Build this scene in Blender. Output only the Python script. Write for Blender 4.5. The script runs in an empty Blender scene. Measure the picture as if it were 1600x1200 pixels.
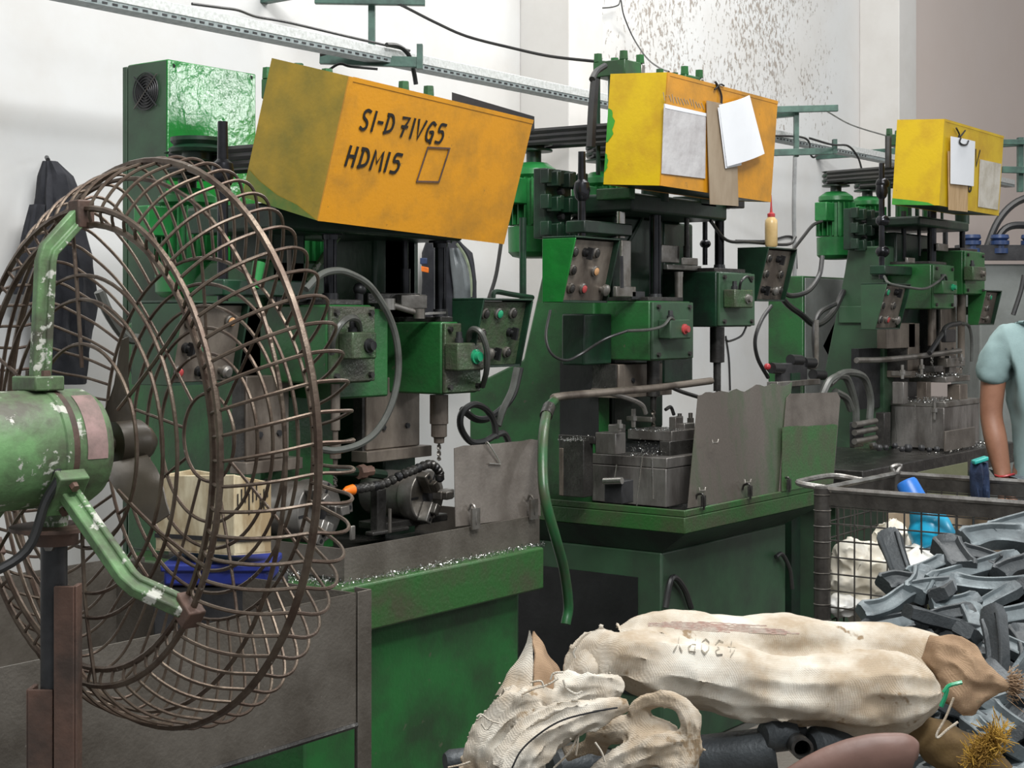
import bpy, bmesh, math, random
from mathutils import Vector, Matrix, Euler, noise
from math import sin, cos, pi, radians, sqrt
random.seed(7)
SC = bpy.context.scene
C = SC.collection
V = Vector

# ------------------------------------------------------------------ camera, light, exposure
H, F, HZ = 1.45, 2400.0, 495.0            # camera height (m), focal length (px of a 1600 px frame), horizon row
cam = bpy.data.objects.new('camera', bpy.data.cameras.new('camera')); C.objects.link(cam)
cam.location = (0, 0, H); cam.rotation_euler = (pi/2, 0, -math.atan2(.8, .6))
cam.data.sensor_width = 36; cam.data.lens = 36*F/1600; cam.data.shift_y = (HZ-600)/1600
cam.data.clip_start = .05
SC.camera = cam
SC.view_settings.view_transform = 'Standard'; SC.view_settings.look = 'None'
SC.view_settings.gamma = 1; SC.view_settings.use_curve_mapping = False
SC.view_settings.exposure = 0.12
SC.cycles.max_bounces = 6; SC.cycles.use_denoising = True
W = bpy.data.worlds.new('world'); SC.world = W; W.use_nodes = True
W.node_tree.nodes['Background'].inputs[0].default_value = (.93, .97, 1.0, 1)
W.node_tree.nodes['Background'].inputs[1].default_value = .42
def area(name, loc, target, sx, sy, power, col=(1, 1, 1)):
    l = bpy.data.lights.new(name, 'AREA'); l.shape = 'RECTANGLE'; l.size = sx; l.size_y = sy; l.energy = power; l.color = col
    o = bpy.data.objects.new(name, l); C.objects.link(o); o.location = loc
    o.rotation_euler = (V(target)-V(loc)).to_track_quat('-Z', 'Y').to_euler()
    return o
area('lamp_bay_front', (2.2, .4, 4.6), (4.2, 2.6, .8), 2.4, 1.0, 165, (1, .98, .95))
area('lamp_bay_middle', (6.6, 2.2, 5.2), (6.6, 4.2, 1.5), 4.0, .8, 170, (1, .98, .95))
area('lamp_bay_left', (.4, -1.5, 5.0), (3.2, 3.4, 1.4), 1.6, .3, 165, (.96, .98, 1))
for i in range(4): area('window_light', (8.5+i*.28, -2.9, 3.3), (3.1, 3.5, 2.0), .15, .6, 13)  # added panels standing for unseen windows, placed to reflect in the left cabinet

# ------------------------------------------------------------------ picture helpers: where a pixel meets a real plane
def D(px, py, Z):
    X = (px-800)*Z/F
    return V((.8*Z+.6*X, .6*Z-.8*X, H-(py-HZ)*Z/F))
def fx(px, y): n = (px-800)/F; return y*(.8+.6*n)/(.6-.8*n)
def fy(px, x): n = (px-800)/F; return x*(.6-.8*n)/(.8+.6*n)
def fz(py, x, y): return H-(py-HZ)*(.8*x+.6*y)/F
def Yp(px, py, y): x = fx(px, y); return V((x, y, fz(py, x, y)))
def Xp(px, py, x): y = fy(px, x); return V((x, y, fz(py, x, y)))
def Hp(px, py, z): return D(px, py, (H-z)*F/(py-HZ))
def pxm(x, y): return (.8*x+.6*y)/F          # metres per pixel there
RIGHT, AWAY, UP = V((.6, -.8, 0)), V((.8, .6, 0)), V((0, 0, 1))

# ------------------------------------------------------------------ mesh helpers
def spline(pts, k=6, closed=False):
    pts = [V(p) for p in pts]; n = len(pts)
    if n < 3: return pts
    out = []
    rng = range(n if closed else n-1)
    for i in rng:
        p1, p2 = pts[i], pts[(i+1) % n]
        p0 = pts[i-1] if (closed or i > 0) else p1*2-p2
        p3 = pts[(i+2) % n] if (closed or i+2 < n) else p2*2-p1
        for j in range(k):
            t = j/k
            out.append(.5*((2*p1)+(p2-p0)*t+(2*p0-5*p1+4*p2-p3)*t*t+(3*p1-p0-3*p2+p3)*t**3))
    if not closed: out.append(pts[-1])
    return out
class G:
    def __init__(s): s.v = []; s.f = []
    def add(s, vs, fs):
        o = len(s.v); s.v += [V(v) for v in vs]; s.f += [tuple(i+o for i in f) for f in fs]; return s
    def hexa(s, p):      # 8 points: bottom ring 0-3, top ring 4-7
        return s.add(p, [(3, 2, 1, 0), (4, 5, 6, 7), (0, 1, 5, 4), (1, 2, 6, 5), (2, 3, 7, 6), (3, 0, 4, 7)])
    def box(s, x0, x1, y0, y1, z0, z1):
        return s.hexa([(x0, y0, z0), (x1, y0, z0), (x1, y1, z0), (x0, y1, z0), (x0, y0, z1), (x1, y0, z1), (x1, y1, z1), (x0, y1, z1)])
    def obox(s, c, ax, ay, az, hx, hy, hz):   # oriented box
        c, ax, ay, az = V(c), V(ax)*hx, V(ay)*hy, V(az)*hz
        return s.hexa([c-ax-ay-az, c+ax-ay-az, c+ax+ay-az, c-ax+ay-az, c-ax-ay+az, c+ax-ay+az, c+ax+ay+az, c-ax+ay+az])
    def prism(s, poly, vec):
        vec = V(vec); n = len(poly); a = [V(p) for p in poly]
        return s.add(a+[p+vec for p in a], [tuple(range(n-1, -1, -1)), tuple(range(n, 2*n))]+[(i, (i+1) % n, n+(i+1) % n, n+i) for i in range(n)])
    def rings(s, rings, capa=True, capb=True, closed=False):
        o = len(s.v); n = len(rings[0]); m = len(rings)
        for r in rings: s.v += [V(p) for p in r]
        for i in range(m if closed else m-1):
            a, b = o+i*n, o+((i+1) % m)*n
            for j in range(n): s.f.append((a+j, a+(j+1) % n, b+(j+1) % n, b+j))
        if not closed:
            if capa: s.f.append(tuple(o+j for j in range(n-1, -1, -1)))
            if capb: s.f.append(tuple(o+(m-1)*n+j for j in range(n)))
        return s
    def lathe(s, base, axis, prof, n=18, capa=True, capb=True):   # prof: (height, radius)
        axis = V(axis).normalized(); t = V((0, 0, 1)) if abs(axis.z) < .9 else V((1, 0, 0))
        a = axis.cross(t).normalized(); b = axis.cross(a); base = V(base)
        return s.rings([[base+axis*h+(a*cos(2*pi*j/n)+b*sin(2*pi*j/n))*max(r, 1e-5) for j in range(n)] for h, r in prof], capa, capb)
    def cyl(s, p0, p1, r0, r1=None, n=16):
        p0, p1 = V(p0), V(p1); L = (p1-p0).length
        return s.lathe(p0, p1-p0, [(0, r0), (L, r0 if r1 is None else r1)], n)
    def tube(s, pts, r, n=8, k=5, closed=False, flat=None):
        P = spline(pts, k, closed) if k > 1 else [V(p) for p in pts]
        m = len(P); rr = []
        prev = None
        for i in range(m):
            if closed: t = (P[(i+1) % m]-P[i-1])
            else: t = P[min(i+1, m-1)]-P[max(i-1, 0)]
            t = t.normalized() if t.length > 1e-9 else V((0, 0, 1))
            if prev is None:
                up = V((0, 0, 1)) if abs(t.z) < .9 else V((1, 0, 0)); a = t.cross(up).normalized()
            else:
                a = (prev-t*prev.dot(t)); a = a.normalized() if a.length > 1e-6 else t.orthogonal().normalized()
            prev = a; b = t.cross(a)
            q = r(i/(m-1)) if callable(r) else r
            rr.append([P[i]+a*cos(2*pi*j/n)*q+b*sin(2*pi*j/n)*q for j in range(n)])
        return s.rings(rr, closed=closed)
    def ball(s, c, r, n=14, sc=(1, 1, 1), m=8):
        c = V(c); o = [[c+V((cos(2*pi*j/n)*sin(pi*i/m)*r*sc[0], sin(2*pi*j/n)*sin(pi*i/m)*r*sc[1], -cos(pi*i/m)*r*sc[2])) for j in range(n)] for i in range(1, m)]
        s.rings(o); return s
    def ribbon(s, pts, w, th, nrm):          # flat strip of a pen stroke lying on a surface of normal nrm
        P = [V(p) for p in pts]; nrm = V(nrm).normalized(); m = len(P); R = []
        for i in range(m):
            t = (P[min(i+1, m-1)]-P[max(i-1, 0)]).normalized(); a = t.cross(nrm)*w/2
            e = t*(-w*.3 if i == 0 else w*.3 if i == m-1 else 0)
            R.append([P[i]+e-a, P[i]+e+a, P[i]+e+a+nrm*th, P[i]+e-a+nrm*th])
        return s.rings(R)
    def loft(s, rows, n=22):                 # rows: (centre, ry_up, rx_side, side_vec, up_vec)
        R = []
        for c, ru, rs, sv, uv in rows:
            R.append([V(c)+V(sv)*cos(2*pi*j/n)*rs+V(uv)*sin(2*pi*j/n)*ru for j in range(n)])
        return s.rings(R)
    def bolt(s, p, nrm, r, h, n=6):
        return s.cyl(p, V(p)+V(nrm).normalized()*h, r, r*.9, n)

WL = {}
def _mesh(name, g, off):
    me = bpy.data.meshes.new(name)
    me.from_pydata([tuple(v-off) for v in g.v], [], g.f)
    bm = bmesh.new(); bm.from_mesh(me)
    bmesh.ops.recalc_face_normals(bm, faces=bm.faces[:]); bm.to_mesh(me); bm.free()
    return me
def finish(o, mat, bev, smooth):
    me = o.data
    if mat is not None:
        for m in (mat if isinstance(mat, (list, tuple)) else [mat]): me.materials.append(m)
    if smooth:
        for p in me.polygons: p.use_smooth = True
        me.set_sharp_from_angle(angle=radians(smooth))
    if bev:
        b = o.modifiers.new('bevel', 'BEVEL'); b.width = bev; b.segments = 2; b.limit_method = 'ANGLE'; b.angle_limit = radians(40)
def part(name, g, mat, parent, bev=0, smooth=38, label=None, stuff=False):
    off = WL[parent]
    o = bpy.data.objects.new(name, _mesh(name, g, off)); C.objects.link(o); o.parent = parent; WL[o] = off
    finish(o, mat, bev, smooth)
    if label: o['label'] = label
    if stuff: o['kind'] = 'stuff'
    return o
def tag(o, label, cat, group=None):
    o['label'] = label; o['category'] = cat
    if group: o['group'] = group
    return o
def thing(name, label, cat, loc, group=None):
    o = bpy.data.objects.new(name, None); C.objects.link(o); o.location = loc; o.empty_display_size = .1
    WL[o] = V(loc); return tag(o, label, cat, group)
def solo(name, label, cat, g, mat, loc=None, group=None, bev=0, smooth=38):
    if loc is None:
        n = len(g.v); loc = sum(g.v, V())/n; loc.z = min(v.z for v in g.v)
    loc = V(loc)
    o = bpy.data.objects.new(name, _mesh(name, g, loc)); C.objects.link(o); o.location = loc; WL[o] = loc
    finish(o, mat, bev, smooth); return tag(o, label, cat, group)
def struct(name, g, mat, bev=0, smooth=0):
    o = bpy.data.objects.new(name, _mesh(name, g, V())); C.objects.link(o); WL[o] = V()
    finish(o, mat, bev, smooth); o['kind'] = 'structure'; return o

# ------------------------------------------------------------------ materials
def mat(name, col, dirt=None, amt=.5, scale=6, rough=.5, metal=0, bump=.15, bscale=60, stretch=(1, 1, 1), fleck=None, flamt=.0, flscale=25, spec=.5, rvar=.15, edge=.12):
    m = bpy.data.materials.new(name); m.use_nodes = True; nt = m.node_tree; N, L = nt.nodes, nt.links
    b = N['Principled BSDF']; b.inputs['Metallic'].default_value = metal; b.inputs['Specular IOR Level'].default_value = spec
    tc = N.new('ShaderNodeTexCoord'); mp = N.new('ShaderNodeMapping'); mp.inputs['Scale'].default_value = stretch
    L.new(tc.outputs['Object'], mp.inputs[0])
    n1 = N.new('ShaderNodeTexNoise'); n1.inputs['Scale'].default_value = scale; n1.inputs['Detail'].default_value = 7; n1.inputs['Roughness'].default_value = .62
    L.new(mp.outputs[0], n1.inputs['Vector'])
    r1 = N.new('ShaderNodeMapRange'); c = 1-amt
    r1.inputs['From Min'].default_value = .32+.36*c-edge; r1.inputs['From Max'].default_value = .32+.36*c+edge
    L.new(n1.outputs['Fac'], r1.inputs['Value'])
    mx = N.new('ShaderNodeMix'); mx.data_type = 'RGBA'; mx.inputs[6].default_value = (*col, 1); mx.inputs[7].default_value = (*(dirt or [x*.6 for x in col]), 1)
    L.new(r1.outputs[0], mx.inputs[0]); out = mx.outputs[2]
    n2 = N.new('ShaderNodeTexNoise'); n2.inputs['Scale'].default_value = bscale; n2.inputs['Detail'].default_value = 5
    L.new(tc.outputs['Object'], n2.inputs['Vector'])
    if fleck:
        n3 = N.new('ShaderNodeTexNoise'); n3.inputs['Scale'].default_value = flscale; n3.inputs['Detail'].default_value = 4; n3.inputs['Roughness'].default_value = .7
        L.new(mp.outputs[0], n3.inputs['Vector'])
        r3 = N.new('ShaderNodeMapRange'); r3.inputs['From Min'].default_value = .72-.3*flamt; r3.inputs['From Max'].default_value = .76-.3*flamt
        L.new(n3.outputs['Fac'], r3.inputs['Value'])
        m3 = N.new('ShaderNodeMix'); m3.data_type = 'RGBA'; m3.inputs[7].default_value = (*fleck, 1)
        L.new(r3.outputs[0], m3.inputs[0]); L.new(out, m3.inputs[6]); out = m3.outputs[2]
    L.new(out, b.inputs['Base Color'])
    rr = N.new('ShaderNodeMapRange'); rr.inputs['To Min'].default_value = max(.05, rough-rvar); rr.inputs['To Max'].default_value = min(1, rough+rvar)
    L.new(n1.outputs['Fac'], rr.inputs['Value']); L.new(rr.outputs[0], b.inputs['Roughness'])
    if bump:
        bp = N.new('ShaderNodeBump'); bp.inputs['Strength'].default_value = bump; bp.inputs['Distance'].default_value = .004
        L.new(n2.outputs['Fac'], bp.inputs['Height']); L.new(bp.outputs[0], b.inputs['Normal'])
    return m
GREY = (.085, .078, .062)
M = {}
M['green'] = mat('green_paint', (.02, .118, .03), (.022, .052, .022), .4, 5, .36, 0, .22, 90, fleck=(.07, .085, .05), flamt=.18, flscale=30)
M['green_clean'] = mat('green_paint_glossy', (.014, .19, .03), (.014, .12, .025), .4, 4, .13, 0, .5, 30, rvar=.05)
M['green_dull'] = mat('green_paint_greyed', (.034, .085, .042), (.03, .052, .032), .4, 5, .45, 0, .1, 70)
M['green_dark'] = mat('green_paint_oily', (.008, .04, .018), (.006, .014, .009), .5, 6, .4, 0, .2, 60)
M['green_table'] = mat('green_paint_worn', (.026, .1, .024), (.05, .06, .03), .45, 7, .42, 0, .35, 110, fleck=(.22, .21, .15), flamt=.12, flscale=70)
M['oily_plate'] = mat('oily_green_plate', (.05, .1, .042), (.075, .075, .055), .5, 9, .32, .15, .5, 120, fleck=(.28, .28, .22), flamt=.08, flscale=90)
M['green_pale'] = mat('pale_green_paint_chipped', (.15, .3, .12), (.075, .075, .05), .52, 11, .5, 0, .35, 60, fleck=(.55, .55, .48), flamt=.42, flscale=30)
M['green_pump'] = mat('green_paint_fresh', (.02, .19, .045), (.01, .1, .025), .35, 6, .35, 0, .2, 60)
M['orange'] = mat('orange_yellow_paint', (.62, .27, .012), (.4, .19, .018), .35, 7, .42, 0, .12, 120, fleck=(.2, .12, .03), flamt=.1, flscale=16)
M['yellow'] = mat('yellow_paint', (.62, .42, .006), (.5, .3, .01), .35, 7, .42, 0, .14, 90, fleck=(.25, .2, .03), flamt=.08, flscale=30)
M['yellow_dirty'] = mat('yellow_paint_grimy', (.42, .26, .014), (.13, .125, .02), .42, 5, .5, 0, .15, 100, edge=.2)
M['overspray'] = mat('green_overspray', (.05, .3, .03), (.03, .2, .03), .4, 12, .5)
M['steel'] = mat('steel', (.3, .285, .265), (.14, .125, .105), .45, 10, .36, .75, .12, 80)
M['steel_bright'] = mat('ground_steel', (.52, .5, .47), (.34, .31, .28), .4, 12, .26, .9, .04, 80)
M['steel_brown'] = mat('oily_brown_steel', (.235, .2, .165), (.1, .08, .065), .45, 9, .4, .4, .15, 70, stretch=(1, 1, .4))
M['steel_dark'] = mat('dark_oily_steel', (.07, .067, .062), (.03, .028, .026), .5, 14, .3, .5, .3, 90, fleck=(.4, .4, .38), flamt=.06, flscale=110)
M['fixture'] = mat('machined_fixture_steel', (.27, .255, .24), (.12, .108, .098), .5, 12, .33, .55, .2, 70, stretch=(1, 1, .3), fleck=(.55, .55, .52), flamt=.03, flscale=80)
M['sheet'] = mat('brown_grey_sheet_steel', (.17, .15, .13), (.1, .085, .072), .5, 6, .48, .35, .18, 110, fleck=(.33, .31, .27), flamt=.03, flscale=90)
M['sheet_green'] = mat('sheet_steel_with_green_paint', (.115, .1, .085), (.03, .095, .03), .3, 4, .42, .2, .2, 90, stretch=(1, 1, .35))
M['bin'] = mat('dull_bin_steel', (.15, .135, .115), (.09, .078, .064), .5, 7, .42, .35, .25, 130, fleck=(.34, .32, .28), flamt=.05, flscale=110)
M['iron'] = mat('dark_iron', (.045, .045, .047), (.02, .02, .022), .5, 10, .45, .3, .2, 60)
M['rod'] = mat('black_oiled_rod', (.045, .045, .05), (.02, .02, .022), .5, 10, .22, .8, .05, 60)
M['rubber'] = mat('black_rubber', (.018, .018, .019), (.03, .029, .026), .4, 8, .42, 0, .1, 50)
M['hose_grey'] = mat('grey_hose', (.085, .09, .08), (.05, .05, .045), .4, 12, .38, 0, .1, 60)
M['hose_green'] = mat('green_hose', (.022, .1, .035), (.05, .06, .03), .4, 10, .35, 0, .1, 60)
M['wire'] = mat('rusty_wire', (.15, .115, .085), (.085, .055, .04), .5, 24, .42, .6, .2, 120, fleck=(.33, .3, .26), flamt=.15, flscale=40)
M['rust'] = mat('rusty_angle_iron', (.15, .085, .062), (.07, .048, .038), .5, 12, .6, .2, .3, 90)
M['blade'] = mat('brown_fan_blade', (.045, .036, .024), (.025, .02, .014), .5, 8, .4, .2, .1, 60)
M['black'] = mat('black_plastic', (.014, .014, .015), None, .4, 10, .4)
M['paper'] = mat('white_paper', (.8, .82, .85), (.74, .76, .79), .4, 3, .8, 0, .05, 20)
M['card'] = mat('brown_cardboard', (.34, .27, .19), (.22, .16, .1), .45, 6, .8, 0, .1, 60, stretch=(1, 1, .3))
M['wood_card'] = mat('tan_board', (.58, .4, .22), (.45, .29, .14), .45, 12, .7, 0, .1, 60, stretch=(6, 6, .3))
M['clear'] = mat('clear_plastic_sleeve', (.55, .54, .54), (.42, .4, .4), .4, 8, .18, 0, .8, 22, spec=.6)
M['sleeve_dirty'] = mat('dirty_plastic_sleeve', (.6, .57, .5), (.42, .38, .3), .4, 12, .35, 0, .5, 26)
M['ink'] = mat('black_marker_ink', (.012, .01, .008), None, .3, 20, .5, 0, 0)
M['ink_red'] = mat('faded_red_print', (.5, .33, .28), (.6, .52, .45), .5, 60, .9, 0, .2, 200)
M['ink_grey'] = mat('faded_grey_print', (.2, .18, .15), (.42, .38, .3), .45, 60, .9, 0, .2, 200)
M['cream'] = mat('dirty_cream_plastic', (.62, .55, .38), (.3, .22, .12), .56, 16, .5, 0, .15, 40, stretch=(1, 1, .35), fleck=(.12, .08, .04), flamt=.12, flscale=40)
M['blue_crate'] = mat('blue_plastic', (.02, .035, .23), (.015, .02, .12), .4, 8, .4)
M['bottle_blue'] = mat('sky_blue_plastic', (.02, .42, .68), (.02, .34, .58), .4, 6, .3, 0, .1, 14)
M['bottle_cap'] = mat('mid_blue_plastic', (.02, .16, .55), None, .3, 6, .35)
M['oil'] = mat('yellowed_oil_bottle', (.6, .43, .2), (.48, .32, .13), .4, 14, .35)
M['red'] = mat('red_plastic', (.42, .035, .04), None, .3, 10, .4)
M['lens_green'] = mat('green_lens', (.02, .3, .14), None, .3, 10, .2)
M['lens_red'] = mat('red_lens', (.42, .06, .06), None, .3, 10, .25)
M['lens_amber'] = mat('amber_lens', (.55, .3, .14), None, .3, 10, .25)
M['orange_plastic'] = mat('orange_plastic', (.9, .2, .015), None, .3, 10, .35)
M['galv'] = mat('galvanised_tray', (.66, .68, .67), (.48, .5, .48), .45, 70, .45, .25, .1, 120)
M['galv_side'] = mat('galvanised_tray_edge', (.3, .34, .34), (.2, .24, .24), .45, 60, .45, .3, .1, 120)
M['arm_green'] = mat('grey_green_angle', (.06, .13, .1), (.03, .06, .05), .45, 10, .45)
M['conduit'] = mat('grey_conduit', (.33, .34, .34), (.22, .22, .22), .4, 8, .5)
M['cloth_black'] = mat('black_cloth', (.013, .014, .019), (.03, .031, .038), .4, 14, .85, 0, .3, 60)
M['denim'] = mat('navy_cloth', (.03, .055, .12), (.015, .025, .06), .45, 20, .85, 0, .3, 160)
M['jeans'] = mat('grey_jeans', (.19, .22, .24), (.11, .135, .15), .45, 16, .85, 0, .2, 200)
M['shirt'] = mat('grey_teal_tshirt', (.255, .36, .36), (.21, .3, .3), .4, 8, .9, 0, .15, 200)
M['skin'] = mat('brown_skin', (.3, .145, .09), (.24, .11, .065), .4, 12, .5, 0, .08, 120)
M['hair'] = mat('black_hair', (.012, .01, .009), None, .4, 40, .5, 0, .4, 120)
M['forging'] = mat('grey_forged_steel', (.16, .19, .2), (.075, .088, .095), .5, 9, .5, .3, .22, 160)
M['forging_dark'] = mat('dark_forged_steel', (.06, .068, .073), (.035, .04, .043), .5, 12, .5, .3, .3, 150)
M['bag'] = mat('white_plastic_bag', (.78, .74, .64), (.55, .47, .33), .4, 5, .42, 0, .6, 16)
M['bag_white'] = mat('clean_white_bag', (.85, .84, .8), (.74, .7, .6), .35, 6, .5, 0, .4, 18)
M['swarf'] = mat('bright_swarf', (.6, .6, .58), (.25, .25, .24), .5, 30, .25, .9, 0)
M['cage'] = mat('dark_cage_steel', (.085, .078, .07), (.045, .04, .036), .5, 14, .4, .5, .2, 90)
M['cage_top'] = mat('worn_cage_rim', (.3, .29, .275), (.13, .12, .11), .45, 16, .35, .6, .2, 90)
M['pink_label'] = mat('worn_pink_label', (.42, .27, .25), (.22, .16, .14), .5, 26, .7, 0, .2, 80)
M['cabinet_grey'] = mat('grey_machine_paint', (.2, .215, .205), (.14, .15, .14), .4, 4, .5)
M['blue_cap'] = mat('dark_blue_cap', (.02, .045, .13), None, .3, 10, .4)
M['moss'] = mat('olive_fibre', (.16, .14, .075), (.08, .07, .04), .5, 30, .9)
M['straw'] = mat('yellow_fibre', (.42, .25, .03), (.24, .13, .02), .5, 30, .9)
M['brown_leather'] = mat('brown_curved_sheet', (.17, .095, .075), (.12, .066, .052), .5, 6, .5, 0, .15, 50)
M['teal_plastic'] = mat('teal_plastic', (.03, .4, .36), None, .3, 10, .4)
M['bag_grey'] = mat('grey_bag_panel', (.17, .19, .2), (.12, .135, .14), .4, 6, .45)
M['net'] = mat('olive_piping', (.28, .33, .22), None, .3, 12, .7)

def weave(name, base, dirt, amt, wscale=230):
    m = mat(name, base, dirt, amt, 7, .82, 0, .3, 40, fleck=(.24, .17, .1), flamt=.34, flscale=11, edge=.13)
    nt = m.node_tree; N, L = nt.nodes, nt.links; b = N['Principled BSDF']
    tc = N.new('ShaderNodeTexCoord'); w = []
    for ax in ('X', 'Z'):
        t = N.new('ShaderNodeTexWave'); t.bands_direction = ax; t.inputs['Scale'].default_value = wscale/1.7; t.inputs['Distortion'].default_value = 1.2; t.inputs['Detail'].default_value = 1
        L.new(tc.outputs['Object'], t.inputs['Vector']); w.append(t)
    a = N.new('ShaderNodeMath'); a.operation = 'ADD'; L.new(w[0].outputs['Fac'], a.inputs[0]); L.new(w[1].outputs['Fac'], a.inputs[1])
    bp = N.new('ShaderNodeBump'); bp.inputs['Strength'].default_value = .35; bp.inputs['Distance'].default_value = .002
    L.new(a.outputs[0], bp.inputs['Height']); old = b.inputs['Normal'].links[0].from_socket
    L.new(old, bp.inputs['Normal']); L.new(bp.outputs[0], b.inputs['Normal'])
    return m
M['sack'] = weave('woven_sack', (.62, .585, .51), (.36, .285, .2), .58)
M['sack_grey'] = weave('woven_sack_greyed', (.52, .49, .42), (.3, .26, .2), .45)
M['sack_brown'] = weave('woven_sack_soiled', (.36, .24, .145), (.2, .125, .07), .45)

def wall_mat():
    m = mat('whitewashed_plaster', (.63, .635, .63), (.585, .575, .555), .4, 1.6, .85, 0, .12, 25)
    nt = m.node_tree; N, L = nt.nodes, nt.links; b = N['Principled BSDF']
    col = b.inputs['Base Color'].links[0].from_socket
    tc = N.new('ShaderNodeTexCoord'); sp = N.new('ShaderNodeSeparateXYZ'); L.new(tc.outputs['Object'], sp.inputs[0])
    mp = N.new('ShaderNodeMapping'); mp.inputs['Scale'].default_value = (1.4, 1.6, .75); L.new(tc.outputs['Object'], mp.inputs[0])
    n = N.new('ShaderNodeTexNoise'); n.inputs['Scale'].default_value = 30; n.inputs['Detail'].default_value = 5; n.inputs['Roughness'].default_value = .68; n.inputs['Distortion'].default_value = .5
    L.new(mp.outputs[0], n.inputs['Vector'])
    # blistered plaster: only high up on the middle bay
    def ramp(sock, a, c):
        r = N.new('ShaderNodeMapRange'); r.inputs['From Min'].default_value = a; r.inputs['From Max'].default_value = c; r.interpolation_type = 'SMOOTHSTEP'
        L.new(sock, r.inputs['Value']); return r.outputs[0]
    def mul(a, c):
        q = N.new('ShaderNodeMath'); q.operation = 'MULTIPLY'; L.new(a, q.inputs[0]); L.new(c, q.inputs[1]); return q.outputs[0]
    big = N.new('ShaderNodeTexNoise'); big.inputs['Scale'].default_value = 1.7; big.inputs['Detail'].default_value = 3; L.new(tc.outputs['Object'], big.inputs['Vector'])
    mask = mul(mul(ramp(sp.outputs[2], 2.2, 3.3), ramp(sp.outputs[0], 6.4, 7.6)), ramp(sp.outputs[0], 10.2, 9.2))
    mask = mul(mask, ramp(big.outputs['Fac'], .25, .6))
    ad = N.new('ShaderNodeMath'); ad.operation = 'MULTIPLY_ADD'; ad.inputs[1].default_value = .13; L.new(mask, ad.inputs[0]); L.new(n.outputs['Fac'], ad.inputs[2])
    fl = mul(ramp(ad.outputs[0], .635, .67), ramp(mask, .05, .3))
    mx = N.new('ShaderNodeMix'); mx.data_type = 'RGBA'; mx.inputs[7].default_value = (.33, .295, .26, 1); L.new(fl, mx.inputs[0])
    # pinkish tint of the dim right-hand bays: light level put into the colour
    m2 = N.new('ShaderNodeMix'); m2.data_type = 'RGBA'; m2.inputs[7].default_value = (.7, .585, .525, 1)
    t = N.new('ShaderNodeMath'); t.operation = 'MULTIPLY'; t.inputs[1].default_value = .75; L.new(ramp(sp.outputs[0], 10.0, 11.0), t.inputs[0])
    L.new(t.outputs[0], m2.inputs[0]); L.new(col, m2.inputs[6]); L.new(m2.outputs[2], mx.inputs[6])
    L.new(mx.outputs[2], b.inputs['Base Color'])
    bp = N.new('ShaderNodeBump'); bp.inputs['Strength'].default_value = .5; bp.inputs['Distance'].default_value = .012
    L.new(fl, bp.inputs['Height']); L.new(b.inputs['Normal'].links[0].from_socket, bp.inputs['Normal']); L.new(bp.outputs[0], b.inputs['Normal'])
    return m
M['wall'] = wall_mat()
M['pillar'] = mat('pillar_plaster', (.64, .625, .6), (.58, .56, .53), .4, 2, .85, 0, .1, 30)
M['floor'] = mat('oily_concrete', (.12, .115, .105), (.06, .056, .05), .5, 3, .5, 0, .2, 40)

# ------------------------------------------------------------------ the room
WY = 4.6
struct('floor', G().box(-2, 15.2, -3, WY+.2, -.1, 0), M['floor'])
struct('wall_back', G().box(-2, 15, WY, WY+.2, 0, 5.6), M['wall'])
struct('wall_right', G().box(15, 15.2, -3, WY+.2, 0, 5.6), M['wall'])
struct('pillar', G().box(6.2, 6.5, WY-.3, WY, 0, 5.6), M['pillar'], .006)
struct('pillar', G().box(10.27, 10.58, WY-.3, WY, 0, 5.6), M['pillar'], .006)
# ------------------------------------------------------------------ the three drilling machines
def pbox(g, pl, pc, pr, pt, pb, y):
    x0, x1 = fx(pc, y), fx(pr, y)
    return g.box(x0, x1, y, fy(pl, x0), fz(pb, x0, y), fz(pt, x0, y))
def vcyl(g, px, rpx, pt, pb, y, n=16):
    x = fx(px, y); r = rpx*pxm(x, y)
    return g.cyl((x, y, fz(pb, x, y)), (x, y, fz(pt, x, y)), r, n=n)
NU, NV = V((-1, 0, 0)), V((0, -1, 0))

def head(root, pl, pc, pr, pt, pb, y, sw, swcap, plate='oily_plate', body='green', boltz=True):
    x0, x1 = fx(pc, y), fx(pr, y); y1 = fy(pl, x0); z0, z1 = fz(pb, x0, y), fz(pt, x0, y)
    h = part('spindle_head', G().box(x0, x1, y+.012, max(y1, 2.99), z0, z1), M[body], root, .006)
    part('cover_plate', G().box(x0+.002, x1-.002, y, y+.0115, z0+.004, z1-.004), M[plate], h, .003)
    for a in (.12, .88):
        for b in (.1, .9):
            part('bolt', G().bolt((x0+(x1-x0)*a, y, z0+(z1-z0)*b), NV, .009, .009), M['steel_dark'], h)
    part('top_plate', G().box(x0+.02, x1-.02, y+.03, 2.97, z1, z1+.014), M['steel_dark'], h, .002)
    s = G(); sx0, sx1 = fx(sw[0], y-.05), fx(sw[1], y-.05); sz1, sz0 = fz(sw[2], sx0, y-.05), fz(sw[3], sx0, y-.05)
    s.box(sx0, sx1, y-.05, y-.001, sz0, sz1)
    part('switch_box', s, M[plate if swcap != 'steel' else 'oily_plate'], h, .005)
    c = V(((sx0*.35+sx1*.65), y-.05, (sz0+sz1)/2)); r = (sz1-sz0)*.2
    part('push_button', G().lathe(c, NV, [(0, r*1.35), (.006, r*1.35), (.007, r), (.018, r*.85)], 14), M[swcap], h)
    part('cable_gland', G().lathe((sx0*.7+sx1*.3, y-.025, sz1), UP, [(0, .012), (.012, .012), (.013, .009), (.03, .008)], 10), M['iron'], h)
    return h, (x0, x1, y, y1, z0, z1)

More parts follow.
